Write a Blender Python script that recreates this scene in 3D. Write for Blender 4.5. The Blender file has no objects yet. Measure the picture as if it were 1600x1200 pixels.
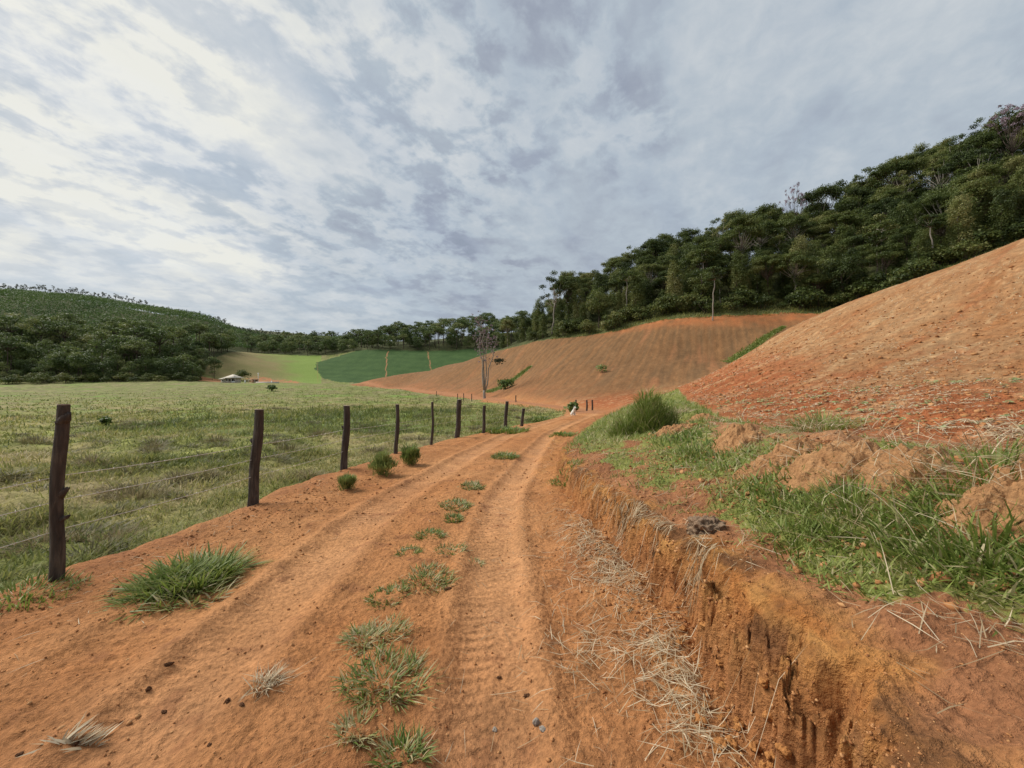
import bpy, math, random
import numpy as np
C = bpy.context
scene = C.scene
R = math.radians
rng = np.random.default_rng(7)
random.seed(7)

# ------------------------------------------------------------ camera, sky, sun, exposure
CAM_H = 1.55
F = 622.2            # focal length in photo pixels (photo 1600 wide)
HZ = 590.0           # photo row of the horizon
cam_d = bpy.data.cameras.new("camera")
cam_d.lens = 14.0
cam_d.sensor_width = 36.0
cam_d.shift_y = -10.0 / 1600.0
cam_d.clip_start = 0.05
cam_d.clip_end = 6000
cam = bpy.data.objects.new("camera", cam_d)
scene.collection.objects.link(cam)
cam.location = (0, 0, CAM_H)
cam.rotation_euler = (R(90), 0, 0)
scene.camera = cam

SUN_DIR = np.array([-0.66, 0.22, 0.72]); SUN_DIR /= np.linalg.norm(SUN_DIR)
sun_el = math.asin(SUN_DIR[2]); sun_az = math.atan2(SUN_DIR[0], SUN_DIR[1])

def node(nt, t, **kw):
    n = nt.nodes.new(t)
    for k, v in kw.items():
        setattr(n, k, v)
    return n

def math_node(nt, op, a, b=None, clamp=False):
    n = node(nt, 'ShaderNodeMath', operation=op, use_clamp=clamp)
    for i, v in enumerate((a, b)):
        if v is None: continue
        if isinstance(v, (int, float)): n.inputs[i].default_value = v
        else: nt.links.new(v, n.inputs[i])
    return n.outputs[0]

def ramp(nt, fac, stops, interp='LINEAR'):
    n = node(nt, 'ShaderNodeValToRGB')
    cr = n.color_ramp; cr.interpolation = interp
    while len(cr.elements) < len(stops): cr.elements.new(0.5)
    for e, (p, c) in zip(cr.elements, stops):
        e.position = p
        e.color = (c, c, c, 1) if isinstance(c, (int, float)) else (*c, 1)
    nt.links.new(fac, n.inputs[0])
    return n.outputs[0]

def mixc(nt, fac, a, b, blend='MIX'):
    n = node(nt, 'ShaderNodeMix', data_type='RGBA', blend_type=blend)
    n.clamp_factor = True
    for s, v in ((n.inputs[0], fac), (n.inputs[6], a), (n.inputs[7], b)):
        if isinstance(v, (int, float)): s.default_value = v
        elif isinstance(v, tuple): s.default_value = (*v, 1)
        else: nt.links.new(v, s)
    return n.outputs[2]

def noise_tex(nt, vec, scale, detail=4, rough=0.55, dist=0.0, lac=2.0):
    n = node(nt, 'ShaderNodeTexNoise')
    n.inputs['Scale'].default_value = scale
    n.inputs['Detail'].default_value = detail
    n.inputs['Roughness'].default_value = rough
    n.inputs['Distortion'].default_value = dist
    n.inputs['Lacunarity'].default_value = lac
    if vec is not None: nt.links.new(vec, n.inputs['Vector'])
    return n.outputs['Fac']

def mapping(nt, vec, loc=(0,0,0), rot=(0,0,0), sc=(1,1,1)):
    n = node(nt, 'ShaderNodeMapping')
    n.inputs['Location'].default_value = loc
    n.inputs['Rotation'].default_value = rot
    n.inputs['Scale'].default_value = sc
    nt.links.new(vec, n.inputs['Vector'])
    return n.outputs[0]

world = bpy.data.worlds.new("World")
scene.world = world
world.use_nodes = True
wt = world.node_tree
wt.nodes.clear()
SKY_K = 0.1
def build_sky(nt):
    sky = node(nt, 'ShaderNodeTexSky', sky_type='NISHITA')
    sky.sun_disc = False
    sky.sun_elevation = sun_el
    sky.sun_rotation = sun_az
    sky.air_density = 1.0; sky.dust_density = 2.0
    geo = node(nt, 'ShaderNodeTexCoord')
    d = geo.outputs['Generated']
    nrm = node(nt, 'ShaderNodeVectorMath', operation='NORMALIZE'); nt.links.new(d, nrm.inputs[0])
    d = nrm.outputs[0]
    sep = node(nt, 'ShaderNodeSeparateXYZ'); nt.links.new(d, sep.inputs[0])
    zc = math_node(nt, 'MAXIMUM', sep.outputs[2], 0.0)
    den = math_node(nt, 'ADD', zc, 0.20)
    u = math_node(nt, 'DIVIDE', sep.outputs[0], den)
    v = math_node(nt, 'DIVIDE', sep.outputs[1], den)
    cmb = node(nt, 'ShaderNodeCombineXYZ'); nt.links.new(u, cmb.inputs[0]); nt.links.new(v, cmb.inputs[1])
    P = cmb.outputs[0]
    # broad bands, a mackerel layer of small grey puffs, thin wisps low down
    def M(loc, ang, sc): return mapping(nt, mapping(nt, P, (0, 0, 0), (0, 0, R(ang)), (1, 1, 1)), loc, (0, 0, 0), sc)
    band = noise_tex(nt, M((14.50, 7.70, 0), -66, (0.65, 1.0, 1)), 1.0, 4, 0.5, 0.6)
    puff = noise_tex(nt, M((17.50, 4.2, 2), -60, (6.0, 6.6, 1)), 1.0, 9, 0.56, 0.15)
    fine = noise_tex(nt, M((5.3, 1.1, 4), -60, (13.5, 14.5, 1)), 1.0, 8, 0.62, 0.4)
    where = noise_tex(nt, M((27.20, 2.3, 5), -60, (1.3, 2.0, 1)), 1.0, 4, 0.55, 0.5)
    wisp = noise_tex(nt, M((6.40, 9.0, 1), -66, (1.2, 2.7, 1)), 1.0, 8, 0.6, 0.3)
    veil = noise_tex(nt, M((2.2, 6.0, 7), -20, (1.6, 2.2, 1)), 1.0, 7, 0.55, 0.3)
    gl = node(nt, 'ShaderNodeVectorMath', operation='DOT_PRODUCT')
    nt.links.new(d, gl.inputs[0]); gl.inputs[1].default_value = tuple(GLOW_DIR)
    glow = ramp(nt, gl.outputs['Value'], [(0.66, 0.0), (0.90, 0.45), (0.99, 1.0)], 'EASE')
    # puffs fill the upper left; the right is a smooth veil
    left = math_node(nt, 'ADD', math_node(nt, 'MULTIPLY', u, -0.75), 0.55, True)
    amt = ramp(nt, math_node(nt, 'ADD', where, math_node(nt, 'MULTIPLY', math_node(nt, 'SUBTRACT', left, 0.5), 0.36)), [(0.34, 0.03), (0.60, 1.0)])
    hi = ramp(nt, zc, [(0.10, 0.25), (0.34, 1.0)])
    amt = math_node(nt, 'MULTIPLY', amt, hi)
    pf = math_node(nt, 'ADD', puff, math_node(nt, 'MULTIPLY', math_node(nt, 'SUBTRACT', fine, 0.5), 0.40))
    pf = ramp(nt, pf, [(0.42, 0.0), (0.62, 1.0)], 'EASE')
    pf = math_node(nt, 'MULTIPLY', pf, amt)
    b = math_node(nt, 'SUBTRACT', ramp(nt, band, [(0.33, 0.0), (0.66, 1.0)]), 0.5)
    b = math_node(nt, 'MULTIPLY', b, math_node(nt, 'ADD', math_node(nt, 'MULTIPLY', left, 0.16), 0.14))
    b = math_node(nt, 'ADD', b, 0.605)
    low = ramp(nt, zc, [(0.05, 0.20), (0.40, 0.0)])
    b = math_node(nt, 'SUBTRACT', b, low)
    b = math_node(nt, 'ADD', b, math_node(nt, 'MULTIPLY', math_node(nt, 'SUBTRACT', wisp, 0.5), 0.24))
    b = math_node(nt, 'ADD', b, math_node(nt, 'MULTIPLY', math_node(nt, 'SUBTRACT', veil, 0.5), 0.40))
    b = math_node(nt, 'ADD', b, math_node(nt, 'MULTIPLY', math_node(nt, 'SUBTRACT', fine, 0.5), 0.34))
    b = math_node(nt, 'ADD', b, math_node(nt, 'MULTIPLY', glow, 0.44))
    b = math_node(nt, 'SUBTRACT', b, math_node(nt, 'MULTIPLY', pf, 0.36), True)
    col = ramp(nt, b, SKY_STOPS)
    cloud = mixc(nt, 1.0, col, (1.0, 1.0, 1.0), 'MULTIPLY')
    vm = node(nt, 'ShaderNodeVectorMath', operation='SCALE'); nt.links.new(cloud, vm.inputs[0]); vm.inputs['Scale'].default_value = SKY_GAIN/SKY_K
    cover = ramp(nt, wisp, [(0.30, 0.86), (0.55, 0.98)])
    both = mixc(nt, cover, sky.outputs[0], vm.outputs[0])
    bg = node(nt, 'ShaderNodeBackground'); bg.inputs['Strength'].default_value = SKY_K
    nt.links.new(both, bg.inputs['Color'])
    out = node(nt, 'ShaderNodeOutputWorld'); nt.links.new(bg.outputs[0], out.inputs['Surface'])
SKY_STOPS = [(0.0, (0.20, 0.235, 0.295)), (0.3, (0.335, 0.375, 0.455)), (0.55, (0.455, 0.52, 0.585)), (0.78, (0.63, 0.665, 0.69)), (1.0, (0.83, 0.83, 0.77))]
EXPOSURE = 0.55
SKY_GAIN = 1.0/2**EXPOSURE
GLOW_DIR = np.array([-1.15, 1.0, 0.66]); GLOW_DIR /= np.linalg.norm(GLOW_DIR)
build_sky(wt)

sun_d = bpy.data.lights.new("sun", 'SUN')
sun_d.energy = 3.0
sun_d.angle = R(32)
sun_d.color = (1.0, 0.95, 0.87)
sun = bpy.data.objects.new("sun", sun_d)
scene.collection.objects.link(sun)
from mathutils import Vector
sun.rotation_euler = Vector(SUN_DIR).to_track_quat('Z', 'Y').to_euler()

scene.view_settings.view_transform = 'Standard'
scene.view_settings.look = 'None'
scene.view_settings.exposure = EXPOSURE
scene.view_settings.gamma = 1.0
scene.cycles.max_bounces = 6
scene.cycles.diffuse_bounces = 3
scene.cycles.transmission_bounces = 4
scene.cycles.use_denoising = True

# ------------------------------------------------------------ numpy helpers
def _grad(ix, iy, seed):
    n = (ix.astype(np.int64) * 374761393 + iy.astype(np.int64) * 668265263 + seed * 974634777) & 0xFFFFFFFF
    n = ((n ^ (n >> 13)) * 1274126177) & 0xFFFFFFFF
    n = n ^ (n >> 16)
    a = (n & 0xFFFF) * (2 * np.pi / 65536.0)
    return np.cos(a), np.sin(a)

def perlin(x, y, seed=0):
    x = np.asarray(x, float); y = np.asarray(y, float)
    xi = np.floor(x); yi = np.floor(y)
    fx = x - xi; fy = y - yi
    u = fx*fx*fx*(fx*(fx*6-15)+10); v = fy*fy*fy*(fy*(fy*6-15)+10)
    r = []
    for dx in (0, 1):
        for dy in (0, 1):
            gx, gy = _grad(xi+dx, yi+dy, seed)
            r.append(gx*(fx-dx) + gy*(fy-dy))
    a = r[0]*(1-v) + r[1]*v
    b = r[2]*(1-v) + r[3]*v
    return (a*(1-u) + b*u) * 1.4

def fbm(x, y, octv=4, seed=0, gain=0.5):
    s = 0; a = 1; t = 0
    for i in range(octv):
        s = s + a*perlin(x, y, seed+i*17)
        t += a; a *= gain; x = x*2.03+3.7; y = y*2.03-1.3
    return s/t*1.6

def sm(a, b, x):
    t = np.clip((x-a)/(b-a), 0, 1)
    return t*t*(3-2*t)

def lerp(a, b, t):
    return a + (b-a)*t

def curve(pts, lo=-60, hi=420, sig=None):
    """smooth 1-D curve through (y, value) points"""
    ys = np.array([p[0] for p in pts], float); vs = np.array([p[1] for p in pts], float)
    g = np.linspace(0, 1, 3001)
    g = lo + (hi-lo)*g
    v = np.interp(g, ys, vs)
    w = np.interp(g, ys, vs)
    # smoothing window grows with distance
    cs = np.concatenate([[0], np.cumsum(v)])
    idx = np.arange(len(g))
    step = g[1]-g[0]
    for _ in range(2):
        cs = np.concatenate([[0], np.cumsum(w)])
        k = np.maximum(1, (0.06*np.abs(g)+0.25)/step).astype(int)
        a = np.clip(idx-k, 0, len(g)-1); b = np.clip(idx+k, 0, len(g)-1)
        kk = np.minimum(idx-a, b-idx); a = idx-kk; b = idx+kk
        w = (cs[b+1]-cs[a])/(b-a+1)
    return lambda y: np.interp(y, g, w)

class TPS:
    def __init__(self, pts, reg=0.0):
        p = np.array(pts, float)
        self.s = 50.0
        self.xy = p[:, :2]/self.s; z = p[:, 2]
        n = len(p)
        A = np.zeros((n+3, n+3))
        d2 = ((self.xy[:, None]-self.xy[None])**2).sum(-1)
        A[:n, :n] = self.phi(d2) + reg*np.eye(n)
        A[:n, n] = 1; A[:n, n+1:] = self.xy
        A[n, :n] = 1; A[n+1:, :n] = self.xy.T
        self.w = np.linalg.solve(A, np.concatenate([z, [0, 0, 0]]))
    @staticmethod
    def phi(d2):
        return 0.5*d2*np.log(d2+1e-12)
    def __call__(self, x, y):
        x = np.asarray(x, float); y = np.asarray(y, float)
        sh = np.broadcast(x, y).shape
        X = np.broadcast_to(x, sh).ravel()/self.s; Y = np.broadcast_to(y, sh).ravel()/self.s
        out = np.empty(X.size)
        n = len(self.xy)
        for i in range(0, X.size, 60000):
            a = X[i:i+60000, None]-self.xy[None, :, 0]; b = Y[i:i+60000, None]-self.xy[None, :, 1]
            out[i:i+60000] = self.phi(a*a+b*b) @ self.w[:n] + self.w[n] + self.w[n+1]*X[i:i+60000] + self.w[n+2]*Y[i:i+60000]
        return out.reshape(sh)

def PT(px, py, Y):
    return ((px-800)/F*Y, Y, CAM_H+(HZ-py)/F*Y)

# ------------------------------------------------------------ the lie of the land
ZR = curve([(-60, .3), (0, 0), (2, 0), (10, -.36), (20, -.81), (30, -1.26), (45, -2.05), (70, -2.55), (95, -2.75), (140, -2.1), (185, -.9), (260, 0), (420, 0)])
XR = curve([(-60, 6), (-15, 1.6), (0, 0.95), (1.9, 1.0), (2.7, 1.08), (3.3, 1.02), (5, .80), (7.4, .84), (11, 1.25), (15.9, 2.2), (21.6, 3.6), (26.7, 5.2), (31, 6.8), (40, 8.6), (48, 7.8), (70, 0.3), (95, -9), (140, -36), (185, -71), (260, -130), (420, -250)])
XL = curve([(-60, -2), (-15, -4.5), (0, -4.2), (2.9, -3.8), (3.2, -3.6), (3.8, -3.42), (5.4, -3.5), (7.9, -3.3), (10, -2.85), (11.8, -2.3), (14, -1.8), (15.4, -1.1), (18.2, -.2), (20.6, 1.0), (24.5, 2.6), (30.3, 4.6), (40, 6.6), (48, 5.8), (70, -2.0), (95, -11.5), (140, -38.5), (185, -74), (260, -133), (420, -253)])
XC = curve([(-60, 1), (-10, -.6), (2.4, -.77), (5, -.82), (6.2, -.74), (9.7, -.15), (14, .55), (20, 2.2), (26, 4.1), (31, 5.8), (40, 7.6), (420, 7.6)])
RIM = lambda y: np.interp(y, [-10, 1, 2.5, 4, 6, 8, 11, 16, 22, 30, 60], [.7, .62, .47, .43, .39, .34, .26, .22, .16, .10, .05])

ctrl_r = []
for Y in (-20, -6, -2, 0, 1, 2, 3, 4, 5.5, 7, 9, 11, 14, 18, 22, 26, 30):
    ctrl_r.append((float(XR(Y))+.25, Y, float(ZR(Y)+RIM(Y))))
for Y in (40, 48, 58, 70, 82, 95, 117, 140, 162, 185):
    ctrl_r.append((float(XR(Y)), Y, float(ZR(Y))+.03))
    ctrl_r.append((float(XR(Y))-18, Y, float(ZR(Y))-4))
ctrl_r += [(2, 4, .55), (2, 2.2, .72), (2, 0, .8), (2.9, 2.2, .86), (3, 4, .74), (4, 1, 1.0), (3.4, 5.3, .68), (4.9, 10.2, .38), (2.6, 7.5, .42),
           (4, 3.1, 1.0), (6, 7.5, .75), (10.5, 21.8, .45), (9.2, 21, .3), (15.4, 12, 1.4), (25.7, 20, 4.4), (5, -10, 1.5), (12, -10, 2.5), (12, 3, 1.7), (25, 5, 4), (45, 10, 11)]
ctrl_r += [PT(1600, 380, 30), PT(1450, 430, 37), PT(1320, 477, 40), PT(1230, 515, 39), PT(1140, 570, 37), PT(1085, 597, 34), PT(1060, 606, 32),
           PT(1300, 560, 22), PT(1450, 500, 24), PT(1500, 600, 11), PT(1200, 590, 22), PT(1120, 605, 24), PT(1750, 320, 27), PT(1900, 270, 24)]
# hidden gully behind the near hill
ctrl_r += [PT(1060, 612, 45), PT(1140, 586, 53), PT(1230, 542, 57), PT(1320, 500, 62), PT(1450, 452, 58), PT(1600, 402, 52), PT(1750, 345, 48)]
# second ploughed slope
ctrl_r += [PT(1060, 600, 58), PT(1140, 566, 75), PT(1230, 512, 87), PT(1320, 476, 95), PT(1230, 484, 97), PT(1100, 495, 100), PT(1000, 508, 107), PT(950, 520, 111),
           PT(900, 527, 116), PT(850, 533, 121), PT(800, 545, 136), PT(750, 557, 152), PT(700, 570, 170), PT(640, 583, 182), PT(600, 592, 190),
           PT(850, 580, 86), PT(950, 570, 79), PT(950, 600, 63), PT(1050, 560, 77), PT(1050, 520, 93), PT(1150, 500, 95), PT(740, 590, 125), PT(640, 597, 163), PT(800, 600, 95), PT(860, 550, 105)]
ctrl_r += [PT(1450, 420, 88), PT(1600, 370, 84), PT(1750, 300, 80)]
# wooded hill above it
ctrl_r += [PT(850, 510, 150), PT(960, 470, 140), PT(1130, 425, 138), PT(1300, 380, 145), PT(1480, 300, 150), PT(1600, 275, 150), PT(1800, 230, 140), PT(2000, 190, 130), PT(2400, 160, 110),
           PT(900, 490, 165), PT(1050, 455, 170), PT(1200, 405, 175), PT(1400, 330, 185), PT(1600, 285, 190), PT(1900, 230, 190)]
ctrl_r += [(-27, 205, -3), (0, 178, 6), (-71, 215, -8), (-150, 260, -18), (-150, 150, -10), (-50, 300, -12), (50, 300, 10), (150, 300, 50), (320, 220, 90), (300, 100, 80), (150, 0, 40), (100, -60, 20), (0, -60, 1.2), (40, -50, 6), (300, 500, 60), (0, 500, -10), (-400, 400, -40), (500, 500, 60), (600, 0, 80)]
TR = TPS(ctrl_r, 1e-5)

ctrl_l = []
for Y in (-60, -20, 0, 10, 20, 35, 60, 95, 135):
    for dx in (-1.5, -14, -50, -130, -300):
        zz = float(ZR(Y))-.5 - (.25 if Y > 60 else 0)
        ctrl_l.append((float(XL(Y))+dx, Y, zz))
for x in (40, 120, 300):
    for Y in (0, 50, 100, 150): ctrl_l.append((x, Y, -3.2))
ctrl_l += [PT(*p) for p in [(-100, 590, 165), (0, 594, 170), (150, 595, 185), (280, 595, 195), (350, 598, 205), (430, 598, 215), (500, 598, 245), (600, 599, 250), (700, 599, 250), (560, 601, 195),
    (330, 588, 235), (400, 552, 330), (440, 575, 275), (480, 556, 340), (510, 560, 330), (560, 548, 340), (610, 547, 342), (690, 551, 335), (760, 556, 320), (610, 572, 295), (690, 576, 290), (520, 578, 290), (840, 556, 320), (930, 570, 300),
    (400, 545, 390), (480, 542, 400), (600, 540, 400), (720, 530, 400), (830, 520, 400),
    (-300, 470, 380), (0, 462, 430), (80, 466, 430), (150, 474, 430), (230, 488, 430), (290, 496, 400), (330, 505, 400), (370, 526, 430), (420, 532, 480), (500, 534, 490), (600, 534, 480),
    (0, 520, 290), (150, 525, 300), (280, 530, 310), (300, 560, 250), (150, 565, 235), (0, 560, 225), (340, 545, 340), (-200, 520, 260),
    (0, 475, 560), (300, 510, 560), (500, 540, 620), (700, 540, 620), (900, 540, 620), (-300, 480, 560), (1200, 560, 620), (1600, 570, 500), (-1000, 520, 300), (-1500, 560, 150), (2400, 590, 400)]]
TL = TPS(ctrl_l, 1e-5)

MOUNDS = []   # (x, y, radius, height) low swells of spoil along the berm, filled below

QE = lambda y: np.interp(y, [190, 236, 262, 300, 340, 420], [312, 316, 338, 366, 396, 385])

def azim(x, y):
    return 800 + F*x/np.maximum(y, 1e-3)

def fields(x, y):
    """everything about the ground at (x, y): height and region weights"""
    x = np.asarray(x, float); y = np.asarray(y, float)
    r = np.hypot(x, y)
    near = 1-sm(14, 26, y)
    zr = ZR(y)
    zR = TR(x, y); zL = TL(x, y)
    # --- right: the cut bank, its edge gnawed by rain
    gn = (.16*perlin(y*.9, y*0+3.1, 11) + .11*perlin(y*2.3, x*.6, 12) + .06*perlin(y*6.1, x*2.5, 13) + .045*perlin(y*14, x*5, 14)+.022*perlin(y*31, x*12, 15))*near
    gn = gn + .10*np.exp(-((y-1.30)/.09)**2) - .10*np.exp(-((y-1.06)/.12)**2)*near
    tR = x-(XR(y)+.04+gn)
    wB = np.interp(y, [-5, 3, 6, 9, 12, 16, 30, 60], [.16, .16, .17, .32, .9, 1.8, 3.0, 4.0])
    qB = np.clip((tR+.1*wB)/(1.1*wB), 0, 1)
    sR = np.where(wB < .4, 1-(1-qB)**1.8, qB*qB*(3-2*qB)); sR = lerp(sR, qB*qB*(3-2*qB), sm(.2, .5, wB))
    led = (.30*fbm(qB*2.6+1.7, y*5.5, 3, 93)+.16*fbm(qB*7+.7, y*17, 2, 94))*np.clip(4*sR*(1-sR), 0, 1)*near
    sR = np.clip(sR+led, 0, 1)
    # talus at its foot
    tal = .09*np.exp(-((tR+.16)/.22)**2)*near*(.5+.5*np.clip(fbm(x*1.5, y*1.5, 3, 21)+.4, 0, 1.5))
    # --- left: the verge falls to the pasture
    gl = .16*perlin(y*.55, x*0+1.7, 31) + .12*fbm(x*1.3, y*1.3, 3, 32)
    tL = (XL(y)-x)-.05+gl*(y < 60)
    wL = np.interp(y, [0, 12, 30, 60], [1.0, 1.2, 2.0, 3.0])
    sL = sm(0, 1, tL/wL)
    onR = (1-sR)*(1-sL)
    # --- wheel ruts
    t = x-XC(y)
    w = .05*perlin(y*.35, y*0, 41)
    rut = 0
    for c, wd, dp in ((.66, .22, .045), (-.88, .24, .04), (-1.55, .26, .025), (1.12, .18, .02), (-2.2, .3, .012)):
        q = (t-c-w*(1+abs(c)))/wd
        rut = rut - dp*np.exp(-q**4) + .4*dp*np.exp(-((np.abs(q)-1.35)/.3)**2)
    hump = .03*np.exp(-((t)/.30)**2)
    rough = .020*fbm(x*2.2, y*2.2, 4, 51)+.012*fbm(x*8, y*8, 3, 52)*(r < 14)+.006*fbm(x*26, y*26, 2, 53)*(r < 6)
    smooth = np.exp(-((t-.66)/.3)**4)*.6+np.exp(-((t+.9)/.35)**4)*.5
    zroad = zr + (rut+hump)*np.clip(1-(y-22)/14, 0, 1) + rough*(1-.75*np.clip(smooth, 0, 1))
    # --- shelf, berm, fields
    tb = x-XR(y)
    berm_c = np.interp(y, [-5, 1, 3, 5.5, 8, 11, 16, 24], [2.2, 1.9, 1.9, 2.5, 3.0, 3.6, 4.4, 5.2])
    ridge = np.exp(-((tb-berm_c)/.55)**2)*sm(-4, 0, y)*(1-sm(15, 22, y))
    lump = np.clip(fbm(x*.9, y*.9, 3, 61)+.35, 0, 2)
    zRr = zR + ridge*(.05+.20*lump) + (.05*fbm(x*1.1, y*1.1, 4, 62)+.03*fbm(x*5, y*5, 3, 63)*(r < 16)+.012*fbm(x*20, y*20, 3, 64)*(r < 6))*sm(0, .2, tR)
    # furrows
    n2 = fbm(x*.05, y*.05, 3, 71)
    fcoord2 = (x*.905-y*.425) + .5*n2          # second slope
    fcoord1 = (-x*.42+y*.91) + 1.2*n2           # near hill
    infield = sm(.5, 1.3, tb-berm_c)
    fur1 = np.abs(np.sin(fcoord1*np.pi/.55))
    zRr = zRr + infield*(.06*fbm(x*.6, y*.6, 4, 72)+.035*fur1*(r < 45)+.03*fbm(x*3.2, y*3.2, 3, 73)*(r < 40))
    zRr = zRr + .25*fbm(x*.12, y*.12, 3, 74)*sm(45, 70, y)
    # --- pasture
    hum = np.clip(fbm(x*.42, y*.42, 3, 81), -.2, 2)
    zLl = zL + (.24*hum*(r < 160)+.05*fbm(x*2.5, y*2.5, 3, 82)*(r < 40)) + .35*fbm(x*.06, y*.06, 3, 83)
    facem = sR*(1-sR)*4*near
    zroad = zroad + facem*(.05*fbm(x*7, y*7, 3, 91)+.025*fbm(x*24, y*24, 3, 92)*(r < 7))
    z_near = zroad + tal*(1-sL) + sR*(zRr-zroad) + sL*(zLl-zroad)
    # far: whichever lies higher
    k = 1.5
    h = np.clip(.5+.5*(zR-zL)/k, 0, 1)
    z_far = zLl*(1-h)+zRr*h+k*h*(1-h)*.5
    onpath = np.exp(-((x-.5*(XL(y)+XR(y)))/1.6)**4)*(y < 190)
    wf = sm(60, 95, y)
    z = z_near*(1-wf) + z_far*wf
    right = np.where(y > 78, (h > .5)*1.0, sR)
    left = np.where(y > 78, (h <= .5)*1.0, sL)
    return dict(z=z, sR=sR, sL=sL, tR=tR, tL=tL, t=t, tb=tb, berm=berm_c, right=right, left=left, ridge=ridge, lump=lump, r=r,
                path=onpath*(y > 33), infield=infield, f1=fcoord1, f2=fcoord2, hum=hum, tal=tal, smooth=smooth, near=near, zr=zr)

def H(x, y):
    return fields(np.atleast_1d(np.asarray(x, float)), np.atleast_1d(np.asarray(y, float)))['z']
def Hs(x, y):
    return float(H(x, y)[0])

def ray_ground(px, py, y0=0.6, y1=500.0):
    """first ground point met along the line of sight through a photo pixel"""
    Y = np.geomspace(y0, y1, 3000)
    x = (px-800)/F*Y; zz = CAM_H+(HZ-py)/F*Y
    g = H(x, Y)
    k = np.nonzero(zz <= g)[0]
    k = k[0] if len(k) else len(Y)-1
    return float(x[k]), float(Y[k]), float(g[k])

# ------------------------------------------------------------ object helpers
col = scene.collection
def link(o, parent=None):
    col.objects.link(o)
    if parent is not None: o.parent = parent
    return o

def tag(o, label=None, cat=None, group=None, kind=None):
    if label: o["label"] = label
    if cat: o["category"] = cat
    if group: o["group"] = group
    if kind: o["kind"] = kind
    return o

def make_mesh(name, verts, faces, mats=(), smooth=True, attrs=None):
    """verts (n,3); faces a list of (m,k) int arrays; attrs {name: (n,) floats or (n,3) colours}"""
    verts = np.asarray(verts, np.float32)
    if isinstance(faces, np.ndarray): faces = [faces]
    me = bpy.data.meshes.new(name)
    me.vertices.add(len(verts)); me.vertices.foreach_set('co', verts.ravel())
    loops = np.concatenate([f.ravel() for f in faces]).astype(np.int32)
    tot = np.concatenate([np.full(len(f), f.shape[1], np.int32) for f in faces])
    start = np.concatenate([[0], np.cumsum(tot)[:-1]]).astype(np.int32)
    me.loops.add(len(loops)); me.loops.foreach_set('vertex_index', loops)
    me.polygons.add(len(tot)); me.polygons.foreach_set('loop_start', start)
    me.polygons.foreach_set('loop_total', tot)
    me.update(calc_edges=True)
    if smooth: me.polygons.foreach_set('use_smooth', np.ones(len(tot), bool))
    for k, v in (attrs or {}).items():
        v = np.asarray(v, np.float32)
        if v.ndim == 1:
            a = me.attributes.new(k, 'FLOAT', 'POINT'); a.data.foreach_set('value', v)
        else:
            a = me.attributes.new(k, 'FLOAT_COLOR', 'POINT')
            a.data.foreach_set('color', np.concatenate([v, np.ones((len(v), 1), np.float32)], 1).ravel())
    for m in (mats if isinstance(mats, (list, tuple)) else [mats]): me.materials.append(m)
    me.update()
    return me

def obj(name, me, parent=None, loc=None):
    o = bpy.data.objects.new(name, me)
    if loc is not None: o.location = loc
    return link(o, parent)

def empty(name, loc, rz=0):
    o = bpy.data.objects.new(name, None)
    o.location = loc; o.rotation_euler = (0, 0, rz)
    o.empty_display_size = .2
    return link(o)

def copy_tree(o, parent=None):
    c = o.copy(); link(c, parent)
    for ch in list(o.children): copy_tree(ch, c)
    return c

# ------------------------------------------------------------ materials
def new_mat(name):
    m = bpy.data.materials.new(name); m.use_nodes = True
    nt = m.node_tree; nt.nodes.clear()
    out = node(nt, 'ShaderNodeOutputMaterial')
    return m, nt, out

def attr(nt, name):
    n = node(nt, 'ShaderNodeAttribute'); n.attribute_name = name
    return n

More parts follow.
